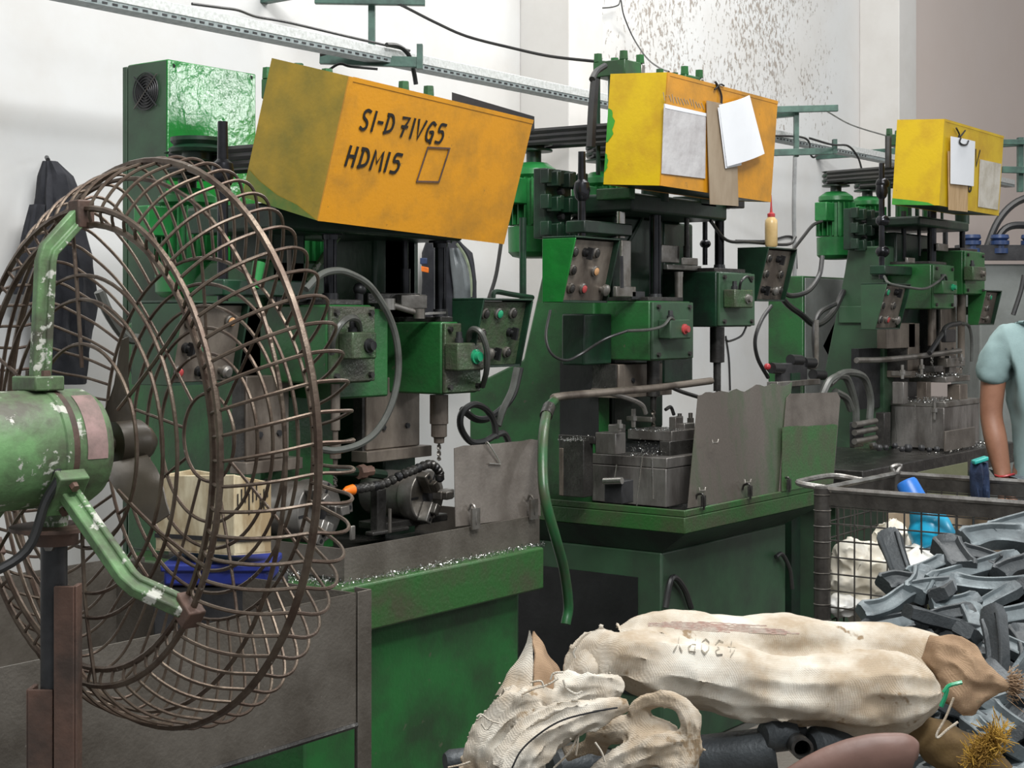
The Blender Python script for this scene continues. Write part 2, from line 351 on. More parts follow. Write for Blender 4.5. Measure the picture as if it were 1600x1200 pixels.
def quill(root, px, prof, y, name='spindle', mt='steel_brown'):     # prof: (py, half-width px) going down
    x = fx(px, y); k = pxm(x, y); z0 = fz(prof[0][0], x, y)
    pr = [(z0-fz(py, x, y), r*k) for py, r in prof]
    return part(name, G().lathe((x, y, z0), (0, 0, -1), pr, 18), M[mt], root), x

def drill_bit(root, x, y, z1, z0, r):
    g = G(); n = 26; R = []
    for i in range(n+1):
        t = i/n; a = t*9; c = V((x, y, z1+(z0-z1)*t)); q = r*(1 if i < n-1 else .1)
        R.append([c+V((cos(a+j*pi/4), sin(a+j*pi/4), 0))*q*(1 if j % 4 < 2 else .6) for j in range(8)])
    return part('drill_bit', g.rings(R), M['steel'], root)

BT = {'b': ('steel', 'steel_dark'), 'g': ('steel', 'lens_green'), 'r': ('steel', 'lens_red'), 'a': ('steel', 'lens_amber'), 'k': ('black', 'black'), 'm': ('steel', 'steel')}
def control_box(root, pl, pc, pr, pt, pb, y, buttons, side='green', face='steel_brown', hood='green_dark', lean=.4, flare=0):
    x0, x1 = fx(pc, y), fx(pr, y); y1 = fy(pl, x0); z0, z1 = fz(pb, x0, y), fz(pt, x0, y); d = y1-y; s = d*lean; t = .006
    def prof(x): return [(x, y, z1), (x, y1, z1), (x, y1, z0), (x, y+s, z0)]
    cb = part('control_box', G().prism(prof(x0), (t, 0, 0)), M[side], root, .002)
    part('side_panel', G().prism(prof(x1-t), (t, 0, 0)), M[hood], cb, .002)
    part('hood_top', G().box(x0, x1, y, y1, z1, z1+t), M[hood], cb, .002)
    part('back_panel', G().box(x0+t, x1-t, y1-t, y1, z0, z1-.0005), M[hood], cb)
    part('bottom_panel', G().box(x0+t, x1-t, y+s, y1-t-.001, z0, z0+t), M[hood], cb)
    a, b = V((x0+t+.001, y+.022, z1-.004)), V((x0+t+.001, y+s+.016, z0+t+.001)); e = x1-x0-2*t-.002
    dn = (b-a); n = V((0, dn.z, -dn.y)).normalized()
    if n.y > 0: n = -n
    part('front_panel', G().prism([a, b, b-n*.006, a-n*.006], (e, 0, 0)), M[face], cb)
    for u, v, kind in buttons:
        p = a+V((e*u, 0, 0))+dn*v; r = .0125*min(1.25, (x1-x0)/.24+.1)
        o, i = BT[kind]
        if kind == 'k':
            f = part('selector_switch', G().lathe(p, n, [(0, r), (.01, r), (.011, r*.7), (.02, r*.65)], 14).obox(p+n*.022, (1, 0, 0), n, dn.normalized(), r*.3, .009, r*1.3), M['black'], cb)
        elif kind == 'm':
            part('mushroom_button', G().lathe(p, n, [(0, r*.7), (.016, r*.7), (.017, r*1.35), (.026, r*1.3), (.031, r*.8)], 16), M['steel'], cb)
        else:
            part('push_button', G().lathe(p, n, [(0, r*1.2), (.007, r*1.2), (.009, r*.95), (.012, r*.95)], 14, capb=False), M[o], cb)
            part('lens', G().lathe(p+n*.006, n, [(0, r*.9), (.007, r*.85), (.009, r*.5)], 12), M[i], cb)
    return cb, (x0, x1, y, y1, z0, z1)

def motor(root, c, r, z0, z1, zp, belt_to, mt='green_pump'):
    x, y = c; h = z1-z0
    m = part('motor', G().lathe((x, y, z0+h*.33), UP, [(0, r*.8), (h*.5, r*.8), (h*.54, r*.95), (h*.6, r*.92), (h*.67, r*.55)], 24), M[mt], root)
    part('fan_cover', G().lathe((x, y, z0), UP, [(0, r*.6), (h*.015, r*.85), (h*.06, r*1.02), (h*.325, r*1.04)], 24), M[mt], m)
    for k in range(22):
        a = 2*pi*k/22; d = V((cos(a), sin(a), 0))
        part('cooling_fin', G().obox(V((x, y, z0+h*.59))+d*r*.9, d, V((-d.y, d.x, 0)), UP, r*.16, r*.03, h*.245), M[mt], m)
    part('terminal_box', G().box(x-r*1.9, x-r*.9, y-r*.35, y+r*.35, z0+h*.55, z0+h*.82), M[mt], m, .004)
    p = [(0, r*.3), (zp-z1-.075, r*.3)]
    q = zp-z1-.075
    for i in range(3): p += [(q+.001, r*.75), (q+.008, r*.75), (q+.013, r*.42), (q+.018, r*.42), (q+.023, r*.75), (q+.024, r*.75)]; q += .025
    part('pulley', G().lathe((x, y, z1), UP, p, 22), M['green_dark'], m)
    for i, dz in enumerate((-.05, -.03, -.01)):
        g = G(); bx, by = belt_to; dirv = V((bx-x, by-y, 0)).normalized(); sd = V((-dirv.y, dirv.x, 0)); rr = r*.72
        g.tube([V((x, y, zp+dz))+sd*rr-dirv*.0, V((bx, by, zp+dz))+sd*rr, V((bx, by, zp+dz))-sd*rr, V((x, y, zp+dz))-sd*rr, V((x, y, zp+dz))-dirv*rr], .0105, 6, 1, closed=True)
        part('drive_belt', g, M['rubber'], root)
    return m

def cover_box(root, origin, L, d, h, alpha, roll, front, side):
    o = V(origin); ca, sa = cos(alpha), sin(alpha); a = V((cos(roll), 0, -sin(roll)))
    up = V((0, -sa, ca)); dp = V((0, ca, sa)); up = (up+V((sin(roll), 0, 0))).normalized(); t = .004
    def P(i, j, k): return o+a*i+dp*j+up*k
    g = G()
    def slab(i0, i1, j0, j1, k0, k1): g.hexa([P(i0, j0, k0), P(i1, j0, k0), P(i1, j1, k0), P(i0, j1, k0), P(i0, j0, k1), P(i1, j0, k1), P(i1, j1, k1), P(i0, j1, k1)])
    slab(0, L, 0, t, 0, h)
    c = part('belt_cover', g, M[front], root)
    g = G(); slab(0, t, t, d, 0, h); part('side_panel', g, M[side], c)
    g = G(); slab(L-t, L, t, d, 0, h); part('side_panel', g, M[side], c)
    g = G(); slab(t, L-t, t, d, h-t, h); part('top_panel', g, M[front], c)
    g = G(); slab(t, L-t, d-t, d, 0, h-t); part('back_panel', g, M[front], c)
    g = G(); slab(t, L-t, t, d-t, .002, .006); part('bottom_panel', g, M['green_dark'], c)
    # folded seam strips along the edges
    g = G(); slab(-.0015, .012, -.0015, .0, .0, h); slab(.012, L, -.0015, 0, h-.01, h+.0012); part('seam', g, M[front], c)
    return c, P, a, dp, up

def cylinder_top(root, x, y, z1, w=.17):
    t = part('hydraulic_cylinder', G().cyl((x, y, z1-.42), (x, y, z1-.075), w*.3, n=18), M['green'], root)
    part('end_block', G().box(x-w*.5, x+w*.32, y-w*.5, y+w*.5, z1-.075, z1-.02), M['green'], t, .004)
    part('end_plate', G().box(x+w*.33, x+w*.5, y-w*.5, y+w*.5, z1-.07, z1-.025), M['steel'], t, .003)
    for i in (-1, 1):
        for j in (-1, 1):
            part('tie_rod', G().cyl((x+i*w*.4, y+j*w*.4, z1-.42), (x+i*w*.4, y+j*w*.4, z1-.02), .008, n=8), M['green_dark'], t)
            part('tie_nut', G().bolt((x+i*w*.4, y+j*w*.4, z1-.02), UP, .017, .03), M['green'], t)
    return t

def feed_rod(root, x, y, z0, z1, xc):
    r = part('stop_rod', G().lathe((x, y, z0), UP, [(0, .013), (z1-z0-.16, .013), (z1-z0-.15, .022), (z1-z0-.125, .028), (z1-z0-.1, .024), (z1-z0-.09, .013), (z1-z0, .012)], 14), M['rod'], root)
    part('rod_bracket', G().box(x-.02, xc+.03, y-.025, y+.05, z0+.02, z0+.06).box(xc-.03, xc+.03, y-.02, 2.95, z0+.02, z0+.06), M['green_dark'], root, .004)
    return r

def column(root, xa, xb, ztop, xs, zb=.80, dz=0, mt='green', rear=None):
    g = G().prism([(xa, 2.90, zb)]+([(xa, 3.44, zb), (xa, 3.44, rear), (xa, 3.2, rear+.1)] if rear else [(xa, 3.26, zb), (xa, 3.2, 1.2+dz)])+[(xa, 3.1, 1.66+dz), (xa, 3.08, ztop), (xa, 2.90, ztop)], (xb-xa, 0, 0))
    c = part('column', g, M[mt], root, .008)
    return c

def slideway(root, x0, x1, z0, z1, y0=2.86, mt='steel_brown'):
    s = part('slideway', G().box(x0, x1, y0, 2.9, z0, z1), M[mt], root, .003)
    part('gib_strip', G().box(x0-.012, x0-.001, y0+.006, 2.9, z0-.02, z1), M['steel_dark'], s)
    part('foot_plate', G().box(x0-.02, x1+.03, y0-.02, 2.9, z0-.032, z0-.001), M['steel_brown'], s, .002)
    for k in (.3, .75): part('bolt', G().bolt((x0+(x1-x0)*k, y0, z0+(z1-z0)*.3), NV, .009, .006), M['iron'], s)
    return s

# ---- machine with tilted cover (nearest)
m1 = thing('drilling_machine', 'twin-spindle green drilling machine under the tilted orange cover marked HDM15, behind the fan', 'machine', (3.05, 2.8, 0), 'twin-spindle drilling machines in a row')
m2 = thing('drilling_machine', 'green drilling machine in the middle, its orange cover with a yellow side and white sheets', 'machine', (4.75, 2.8, 0), 'twin-spindle drilling machines in a row')
m3 = thing('drilling_machine', 'twin-spindle green drilling machine farthest off, behind the man and the wire cage', 'machine', (7.0, 2.8, 0), 'twin-spindle drilling machines in a row')

# === M1
X0 = fx(538, 2.49); XR = fx(855, 2.46)
part('base', G().box(fx(478, 2.53), fx(811, 2.53), 2.53, 3.2, 0, .72), M['green'], m1, .01)
tb = part('table', G().box(X0-.03, XR, 2.47, 3.3, .70, .815), M['green_table'], m1, .006)
part('table_bed', G().box(X0+.02, XR-.01, 2.53, 3.2, .815, .826), M['steel_dark'], tb)
tr = part('splash_trough', G().box(fx(538, 2.52), fx(843, 2.52), 2.52, 2.526, .815, fz(858, fx(538, 2.52), 2.52)), M['bin'], m1)
xt = fx(538, 2.52)
part('trough_side', G().box(xt, xt+.006, 2.526, 3.15, .815, .895), M['sheet'], tr)
part('trough_side', G().box(fx(843, 2.52)-.006, fx(843, 2.52), 2.526, 3.15, .815, .895), M['sheet'], tr)
for px in (742, 833):
    p = Yp(px, 815 if px < 800 else 800, 2.512); part('clip', G().tube([p+V((0, .02, .03)), p+V((0, .012, .045)), p+V((0, 0, .036)), p+V((0, -.004, .0)), p+V((0, 0, -.012))], .0035, 6).obox(p+V((0, -.002, .008)), (1, 0, 0), (0, 1, 0), UP, .017, .003, .028), M['steel'], tr)
hA, bA = head(m1, 425, 516, 587, 476, 601, 2.66, (551, 589, 519, 562), 'black')
hB, bB = head(m1, 602, 695, 752, 503, 617, 2.66, (716, 757, 536, 580), 'lens_green')
xc = bA[0]
column(m1, xc+.0, xc+.27, 1.6, 0, dz=-.06, rear=1.43)
column(m1, bB[0]+.02, bB[1]-.0, 1.75, 0, dz=-.1, mt='green_dark')
part('head_carriage', G().box(bA[0]+.1, fx(602, 2.75)+.002, 2.74, 2.93, fz(627, bA[0], 2.75), fz(482, bA[0], 2.75)), M['green'], m1, .006)
part('column_post', G().box(bA[0]+.03, bA[0]+.16, 2.9, 3.06, 1.4, 1.7), M['green_dark'], m1, .01)
part('column_post', G().box(fx(585, 2.9), fx(655, 2.9), 2.9, 3.06, 1.4, 1.7), M['green_dark'], m1, .01)
part('crown', G().box(bA[0]-.1, bB[1]+.02, 2.74, 3.08, 1.665, 1.735), M['green_dark'], m1, .01)
slideway(m1, fx(573, 2.86), fx(656, 2.86), fz(702, 3.2, 2.86), 1.28)
slideway(m1, fx(385, 2.86), fx(452, 2.86), fz(716, 2.8, 2.86), 1.3)
for px, prof, y in ((524, [(600, 7.5), (672, 7.5), (674, 4.5), (690, 4.5), (691, 9), (716, 9), (718, 4), (735, 3)], 2.72), (686, [(617, 14.5), (662, 14.5), (663, 12.5), (682, 12.5), (684, 8.5), (692, 8), (693, 5)], 2.747)):
    q, x = quill(m1, px, prof, y)
    drill_bit(m1, x, y, fz(prof[-1][0], x, y), fz(prof[-1][0]+28, x, y), .006)
for px, r, t, b, y in ((516, 9, 372, 470, 2.78), (688, 8, 385, 494, 2.78)):
    g = G(); vcyl(g, px, r, t, b, y); rd = part('splined_shaft', g, M['rod'], m1)
    x = fx(px, y); k = pxm(x, y); zt = fz(t, x, y)
    part('spindle_hub', G().lathe((x, y, zt-.004), UP, [(0, r*1.4*k), (.012, r*1.5*k), (.013, r*2.3*k), (.05, r*2.3*k)], 20), M['rod'], rd)
    zb = fz(b, x, y); part('collar', G().lathe((x, y, zb-.02), UP, [(0, r*2*k), (.018, r*2*k), (.02, r*1.5*k), (.04, r*1.4*k)], 18), M['iron'], rd)
    for a in range(8): part('spline', G().obox(V((x, y, (zt+zb)/2))+V((cos(a*pi/4), sin(a*pi/4), 0))*r*k, (cos(a*pi/4), sin(a*pi/4), 0), (-sin(a*pi/4), cos(a*pi/4), 0), UP, .002, .003, (zt-zb)/2), M['rod'], rd)
g = G(); vcyl(g, 633, 5, 366, 478, 2.85); vcyl(g, 633, 8, 420, 478, 2.85); part('guide_rod', g, M['rod'], m1)
g = G(); vcyl(g, 452, 4, 385, 450, 2.85); part('guide_rod', g, M['steel_brown'], m1)
part('clamp_block', pbox(G(), 560, 575, 657, 457, 475, 2.8), M['steel_dark'], m1, .003)
part('clamp_block', pbox(G(), 430, 440, 492, 442, 456, 2.8), M['steel'], m1, .003)
part('clamp_block', pbox(G(), 424, 432, 500, 457, 474, 2.76), M['steel_dark'], m1, .003)
part('clamp_block', pbox(G(), 618, 628, 668, 460, 483, 2.78), M['steel'], m1, .003)
g = G(); vcyl(g, 561, 7, 448, 478, 2.74); g.ball(Yp(562, 452, 2.74), .018); part('sensor', g, M['black'], m1)
control_box(m1, 706, 756, 834, 469, 576, 2.58, [(.14, .18, 'b'), (.42, .18, 'g'), (.72, .17, 'b'), (.14, .5, 'b'), (.74, .48, 'k'), (.28, .8, 'm'), (.45, .8, 'k'), (.74, .8, 'b')], 'green_dark', 'oily_plate')
control_box(m1, 205, 285, 392, 474, 604, 2.62, [(.2, .22, 'b'), (.82, .2, 'a'), (.2, .55, 'k'), (.45, .55, 'g'), (.12, .86, 'r'), (.45, .86, 'k'), (.8, .86, 'm')], 'green_dull', 'steel_brown', lean=.25)
part('box_arm', G().tube([V((bB[1]-.05, 2.95, 1.40)), V((bB[1]+.05, 2.85, 1.42)), V((fx(790, 2.72), 2.70, 1.44))], .016, 8), M['green_dark'], m1)
feed_rod(m1, 2.525, 2.759, 1.48, fz(190, 2.525, 2.759), xc)
motor(m1, (2.836, 3.24), .085, 1.5, 1.80, 1.90, (bA[0]+.08, 2.8))
motor(m1, (3.28, 3.24), .085, 1.5, 1.80, 1.90, (bB[0]+.08, 2.8))
g = G(); x, y = fx(308, 3.1), 3.1; z = fz(222, x, y)
g.lathe((x, y, z-.05), UP, [(0, .04), (.02, .04), (.021, .07), (.03, .075), (.04, .06), (.05, .07), (.06, .07)], 24); part('idler_pulley', g, M['green_dark'], m1)
c1, P1, a1, d1, u1 = cover_box(m1, Yp(497, 345, 2.57), .735, .27, .35, radians(15), radians(2.2), 'orange', 'yellow_dirty')
g = G().add([P1(-.0015, .005, .0), P1(-.0015, .265, .0), P1(-.0015, .266, .07), P1(-.0015, .22, .05), P1(-.0015, .15, .03), P1(-.0015, .08, .022), P1(-.0015, .03, .008)], [tuple(range(7))]); part('overspray', g, mat('olive_overspray', (.08, .15, .02), (.16, .17, .025), .5, 20, .5), c1)
part('rear_lid', G().prism([D(706, 144, 4.2), D(835, 182, 4.3), D(835, 205, 4.3), D(706, 170, 4.2)], AWAY*.01), M['black'], m1)
cylinder_top(m1, 2.99, 2.97, 2.115, .14); cylinder_top(m1, 3.42, 2.97, 2.12, .14)
# marker writing and the square tape outline on the cover
STROKES = {'S': [[(.85, .95), (.5, 1), (.2, .85), (.25, .62), (.7, .42), (.75, .15), (.45, 0), (.1, .08)]], 'I': [[(.5, 1), (.45, 0)]], '-': [[(.1, .5), (.9, .5)]],
 'D': [[(.2, 1), (.15, 0)], [(.05, .98), (.6, .95), (.9, .6), (.75, .2), (.05, .02)]], '7': [[(.05, .95), (.85, 1), (.5, .5), (.35, 0)], [(.15, .5), (.8, .52)]], 'V': [[(.05, 1), (.4, 0), (.95, 1)]],
 'G': [[(.9, .9), (.5, 1), (.1, .6), (.15, .15), (.5, 0), (.8, .2), (.8, .5), (.45, .48)], [(.8, .5), (.78, -.1)]], '5': [[(.9, 1), (.3, .97), (.2, .6), (.65, .62), (.85, .35), (.6, .03), (.1, .02)]],
 'H': [[(.15, 1), (.1, 0)], [(.85, 1), (.8, 0)], [(.1, .5), (.85, .52)]], 'M': [[(.05, 0), (.15, 1), (.5, .35), (.85, 1), (.95, 0)]], '1': [[(.5, 1), (.45, 0)]],
 '6': [[(.8, 1), (.35, .7), (.15, .3), (.4, 0), (.8, .15), (.75, .45), (.2, .4)]], '4': [[(.6, 1), (.1, .4), (.9, .4)], [(.65, .65), (.6, 0)]], '3': [[(.1, .95), (.6, 1), (.8, .75), (.4, .55), (.85, .3), (.5, 0), (.1, .1)]],
 'O': [[(.5, 1), (.1, .7), (.12, .2), (.5, 0), (.88, .25), (.86, .75), (.5, 1)]], 'P': [[(.15, 1), (.12, 0)], [(.1, .98), (.7, .95), (.8, .65), (.5, .48), (.12, .48)]], 'Y': [[(.1, 1), (.5, .5), (.9, 1)], [(.5, .5), (.45, 0)]]}
def write(root, text, at, lh, lw, gap, stroke, mt, fn, nrm, dy=0, gl=None):
    i = at[0]
    for j, ch in enumerate(text):
        if ch == ' ': i += lw*.5; continue
        w = lw*(.35 if ch in '1I' else .6 if ch == '-' else 1.15 if ch in 'M' else 1)
        g = G(); sm = 5 if root.name.startswith('woven') else 1
        for st in STROKES[ch]:
            pts = spline([fn(i+u*w+v*lh*.06, at[1]+dy*j+v*lh) for u, v in st], 4) if len(st) > 3 and ch in 'SDG5O3P6' else [fn(i+u*w+v*lh*.06, at[1]+dy*j+v*lh) for u, v in st]
            if sm > 1: st = [tuple(a[q]*(1-t/4)+b[q]*t/4 for q in (0, 1)) for a, b in zip(st, st[1:]) for t in range(4)]+[st[-1]]; pts = [fn(i+u*w+v*lh*.06, at[1]+dy*j+v*lh) for u, v in st]
            g.ribbon(pts, stroke, .0012, nrm)
        part('marker_letter', g, M[mt], root, smooth=0)
        i += w+gap
n1 = -d1
fn1 = lambda i, k: P1(i, -.0016, k)
write(c1, 'SI-D 71VG5', (.066, .234), .048, .0315, .0085, .007, 'ink', fn1, n1, .0005)
write(c1, 'HDM15', (.045, .142), .047, .034, .0105, .0078, 'ink', fn1, n1, .0005)
g = G(); q = [(.315, .132), (.328, .222), (.412, .23), (.40, .14)]
for i in range(4): g.ribbon([fn1(*q[i]), fn1(*q[(i+1) % 4])], .004, .002, n1)
part('tape_outline', g, M['rust'], c1)

# === M2
X0 = fx(1070, 2.5); XR = fx(1292, 2.5); zt, zb = fz(798, X0, 2.5), fz(835, X0, 2.5)
xb = fx(1034, 2.62)
part('base', G().box(xb, fx(1228, 2.62), 2.62, 3.3, 0, .68), M['green_dull'], m2, .008)
part('opening_shade', G().box(xb-.004, xb-.0005, fy(997, xb), 3.2, 0.2, fz(900, xb, 2.75)), M['black'], m2)  # black plate on the base side: the dark inside an opening, as colour
g = G(); o = [(X0, 2.5), (XR, 2.5), (XR, 3.4), (X0, 3.4)]; i4 = [(xb, 2.62), (fx(1228, 2.62), 2.62), (fx(1228, 2.62), 3.3), (xb, 3.3)]
g.hexa([(*p, .68) for p in i4]+[(*p, zb) for p in o]); part('table_flare', g, M['green_dark'], m2)
tb = part('table', G().box(X0, XR, 2.5, 3.4, zb, zt-.022), M['green_table'], m2, .004)
for a in ((X0, X0+.012, 2.5, 3.4), (XR-.012, XR, 2.5, 3.4), (X0+.012, XR-.012, 2.5, 2.512)):
    part('table_rim', G().box(*a, zt-.022, zt), M['green_table'], tb, .003)
part('table_bed', G().box(X0+.013, XR-.013, 2.513, 3.3, zt-.022, zt-.012), M['steel_dark'], tb)
hA, bA = head(m2, 943, 1020, 1084, 470, 564, 2.68, (1048, 1080, 499, 530), 'lens_red', 'green_dull')
hB, bB = head(m2, 1076, 1124, 1180, 424, 511, 2.68, (1149, 1177, 452, 481), 'steel', 'green_dull', 'green_dark')
xc = 4.33
column(m2, xc, xc+.10, 1.72, 0, rear=1.2)
column(m2, xc+.12, 4.78, 1.80, 0, zb=1.05, mt='green_dark')
part('column_foot', G().box(xc+.101, fx(1041, 2.9), 2.9, 3.25, .8, 1.0495), M['green_dark'], m2)
part('column', G().box(bB[0]+.03, bB[1]-.02, 2.93, 3.08, 1.2, 1.8), M['green_dark'], m2, .01)
part('crown', G().box(bA[0]-.03, bB[1]-.1, 2.74, 3.1, 1.80, 1.864), M['green_dark'], m2, .01)
part('crown_plate', pbox(G(), 931, 985, 993, 292, 310, 2.72), M['green'], m2, .004)
part('head_carriage', G().box(bA[0]-.17, bA[0]-.002, 2.84, 2.93, 1.29, 1.46), M['green_dark'], m2, .006)
part('recess_shade', G().box(xc-.004, xc-.001, fy(936, xc), fy(876, xc), fz(690, xc, 2.95), fz(566, xc, 2.95)), M['black'], m2)  # thin black sheet over the column side, painting the shade of a recess
part('crown_block', pbox(G(), 1050, 1095, 1120, 305, 322, 2.74), M['green_dark'], m2, .004); part('crown_block', pbox(G(), 1130, 1150, 1164, 303, 324, 2.7), M['black'], m2, .004)
slideway(m2, bA[0]-.02, bA[0]+.26, 1.21, 1.29, 2.8)
for px, prof, y in ((1021, [(564, 10.5), (619, 10.5), (621, 5), (640, 4.5)], 2.76), (1120.5, [(511, 11.5), (566, 11.5), (567, 6), (611, 6)], 2.76)):
    q, x = quill(m2, px, prof, y, mt='steel_dark')
    drill_bit(m2, x, y, fz(prof[-1][0], x, y), fz(prof[-1][0]+28, x, y), .008)
for px, r, t, b, y in ((1023.5, 8, 320, 466, 2.78), (1124, 6.5, 330, 420, 2.78)):
    g = G(); vcyl(g, px, r, t, b, y); rd = part('splined_shaft', g, M['rod'], m2)
    x = fx(px, y); k = pxm(x, y); zt_ = fz(t, x, y)
    part('spindle_hub', G().lathe((x, y, zt_-.004), UP, [(0, r*1.4*k), (.012, r*1.6*k), (.013, r*2.7*k), (.066, r*2.7*k)], 20), M['green_dark'], rd)
    zb_ = fz(b, x, y); part('collar', G().lathe((x, y, zb_-.02), UP, [(0, r*2*k), (.02, r*2*k), (.022, r*1.4*k), (.035, r*1.3*k)], 18), M['iron'], rd)
    for a in range(8): part('spline', G().obox(V((x, y, (zt_+zb_)/2))+V((cos(a*pi/4), sin(a*pi/4), 0))*r*k, (cos(a*pi/4), sin(a*pi/4), 0), (-sin(a*pi/4), cos(a*pi/4), 0), UP, .002, .003, (zt_-zb_)/2), M['rod'], rd)
g = G(); vcyl(g, 969.5, 7.5, 309, 372, 2.8); part('piston_rod', g, M['steel_bright'], m2)
part('gauge_bar', pbox(G(), 968, 972, 986, 375, 450, 2.76), M['steel'], m2, .002)
part('clamp_block', pbox(G(), 958, 963, 994, 447, 464, 2.74), M['steel'], m2, .003)
part('clamp_block', pbox(G(), 1030, 1034, 1062, 382, 410, 2.8), M['steel'], m2, .003)
part('clamp_block', pbox(G(), 1063, 1066, 1091, 402, 414, 2.74), M['steel'], m2, .003)
g = G(); vcyl(g, 1073, 4, 320, 404, 2.78); vcyl(g, 1073, 5.5, 384, 404, 2.78); part('guide_rod', g, M['steel_dark'], m2)
g = G(); vcyl(g, 1060.5, 6.5, 425, 470, 2.74); vcyl(g, 1060.5, 7, 425, 433, 2.74); part('guide_bush', g, M['steel'], m2)
g = G(); vcyl(g, 1101.5, 4, 318, 414, 2.95); g.ball(Yp(1102, 381, 2.95), .022, sc=(1, 1, .8)); part('stop_rod', g, M['rod'], m2)
part('tie_plate', pbox(G(), 1036, 1043, 1096, 413, 421, 2.78), M['steel'], m2, .002)
part('tie_plate', pbox(G(), 985, 988, 1008, 455, 468, 2.74), M['iron'], m2, .002)
control_box(m2, 847, 899.5, 970, 371, 472, 2.66, [(.1, .2, 'b'), (.36, .2, 'k'), (.6, .2, 'b'), (.14, .5, 'b'), (.66, .5, 'a'), (.18, .8, 'b'), (.46, .8, 'r'), (.9, .8, 'm')], 'green_clean', 'steel_brown')
control_box(m2, 1152, 1201, 1246, 388, 470, 2.66, [(.2, .17, 'b'), (.55, .17, 'k'), (.22, .48, 'b'), (.75, .48, 'b'), (.25, .8, 'k'), (.55, .8, 'm'), (.85, .8, 'b')], 'green_dark', 'steel_brown')
part('box_bracket', G().box(bB[1]-.02, fx(1201, 2.66)+.02, 2.84, 2.88, 1.5, 1.54), M['green_dark'], m2)
feed_rod(m2, 4.095, 2.79, 1.70, fz(237, 4.095, 2.79), xc)
g = G(); vcyl(g, 817, 5.5, 340, 480, 3.0); part('conduit_pipe', g, M['green_dark'], m2)
motor(m2, (4.45, 3.24), .09, 1.66, 2.0, 2.115, (bA[0]+.13, 2.85))
motor(m2, (4.9, 3.24), .09, 1.66, 2.0, 2.115, (bB[0]+.13, 2.85))
def motor_mount(root, pl, pr, pt, pb, y):
    x0, x1 = fx(pl, y), fx(pr, y); z1, z0 = fz(pt, x0, y), fz(pb, x0, y); h = z1-z0
    mm = part('motor_plate', G().box(x0, x1, y, y+.05, z0, z1), M['green_dark'], root, .004)
    for k in (.12, .5, .86):
        g = G(); zc = z0+h*k; n = 7
        for i in range(n): xx = x0-.02+(x1-x0+.06)*i/(n-1); g.box(xx-.011, xx+.011, y-.035-.012*(i % 2), y, zc-.022-.008*(i % 2), zc+.02+.007*((i+1) % 2))
        part('clamp_jaw', g, M['green_dark'], mm, .003)
    for k in (.32, .68): part('bolt', G().bolt(((x0+x1)/2, y, z0+h*k), NV, .012, .02), M['iron'], mm)
    return mm
motor_mount(m2, 852, 893, 262, 372, 3.02)
c2, P2, a2, d2, u2 = cover_box(m2, Yp(1032, 290, 2.52), .745, .215, .355, radians(4), radians(.6), 'orange', 'yellow')
g = G()
for i in range(5):
    k = [.06, .16, .19, .22, .34][i]
for kc, kr, jr in ((.19, .055, .026), (.07, .03, .012)): g.add([P2(-.0012, .2145-jr*sin(pi*q/12)*(1+.2*sin(q*2.1)), kc-kr*cos(pi*q/12)) for q in range(13)], [tuple(range(13))])
part('overspray', g, M['overspray'], c2)
cylinder_top(m2, 4.61, 2.98, 2.375, .135); cylinder_top(m2, 5.03, 2.98, 2.375, .135)
# fixture on the second table
def pf(name, pl, pc, pr, pt, pb, y, mt='fixture', root=m2, bev=.003):
    return part(name, pbox(G(), pl, pc, pr, pt, pb, y), M[mt], root, bev)
f2 = pf('drill_fixture', 925, 1041, 1110, 733, 793, 2.6)
F2 = lambda name, *a, mt='fixture': part(name, pbox(G(), *a), M[mt], f2, .003)
F2('fixture_plate', 922, 1042, 1112, 716, 732.5, 2.598)
F2('fixture_block', 930, 962, 978, 677, 711, 2.72)
F2('fixture_block', 1030, 1047, 1085, 690, 716, 2.63, mt='steel_dark')
F2('fixture_block', 940, 1030, 1040, 690, 712, 2.7, mt='iron')
F2('top_plate', 980, 1050, 1088, 674, 690, 2.64)
F2('clamp_bar', 950, 968, 978, 664, 677, 2.75)
F2('clamp_bar', 978, 1018, 1024, 652, 660, 2.74, mt='steel')
F2('clamp_post', 1045, 1056, 1068, 652, 674, 2.68)
F2('clamp_bar', 1060, 1070, 1086, 662, 674, 2.66, mt='steel')
g = G()
for px, py, h in ((990, 652, 26), (968, 664, 16), (1079, 655, 20), (1062, 652, 12)): g = G(); vcyl(g, px, 3.5, py-h*.5, py+h*.6, 2.7, 8); vcyl(g, px, 6, py-2, py+5, 2.7, 6); part('stud', g, M['steel'], f2)
mb = F2('index_motor', 944, 972, 990, 752, 788, 2.585, mt='iron')
g = G(); p, q = Xp(944, 752, fx(972, 2.585)-.01), Xp(972, 751, fx(972, 2.585)-.01); g.cyl(p, q, .011, n=12); part('roller', g, M['steel_bright'], f2)
F2('side_block', 873, 912, 927, 688, 778, 2.82, mt='steel_dark')
F2('side_block', 873, 880, 888, 700, 775, 2.9, mt='steel_brown')
F2('side_rail', 872, 929, 934, 682, 694, 2.8, mt='steel_dark')
g = G()
for a, b in (((964, 726), (960, 752)), ((1004, 712), (995, 790)), ((1019, 716), (1021, 780))): g.tube([Xp(a[0], a[1], fx(1042, 2.598)-.002)+V((-.001, 0, 0)), Xp(b[0], b[1], fx(1042, 2.598)-.001)], .0022, 5, 1)
part('coolant_streak', g, M['steel_bright'], f2)
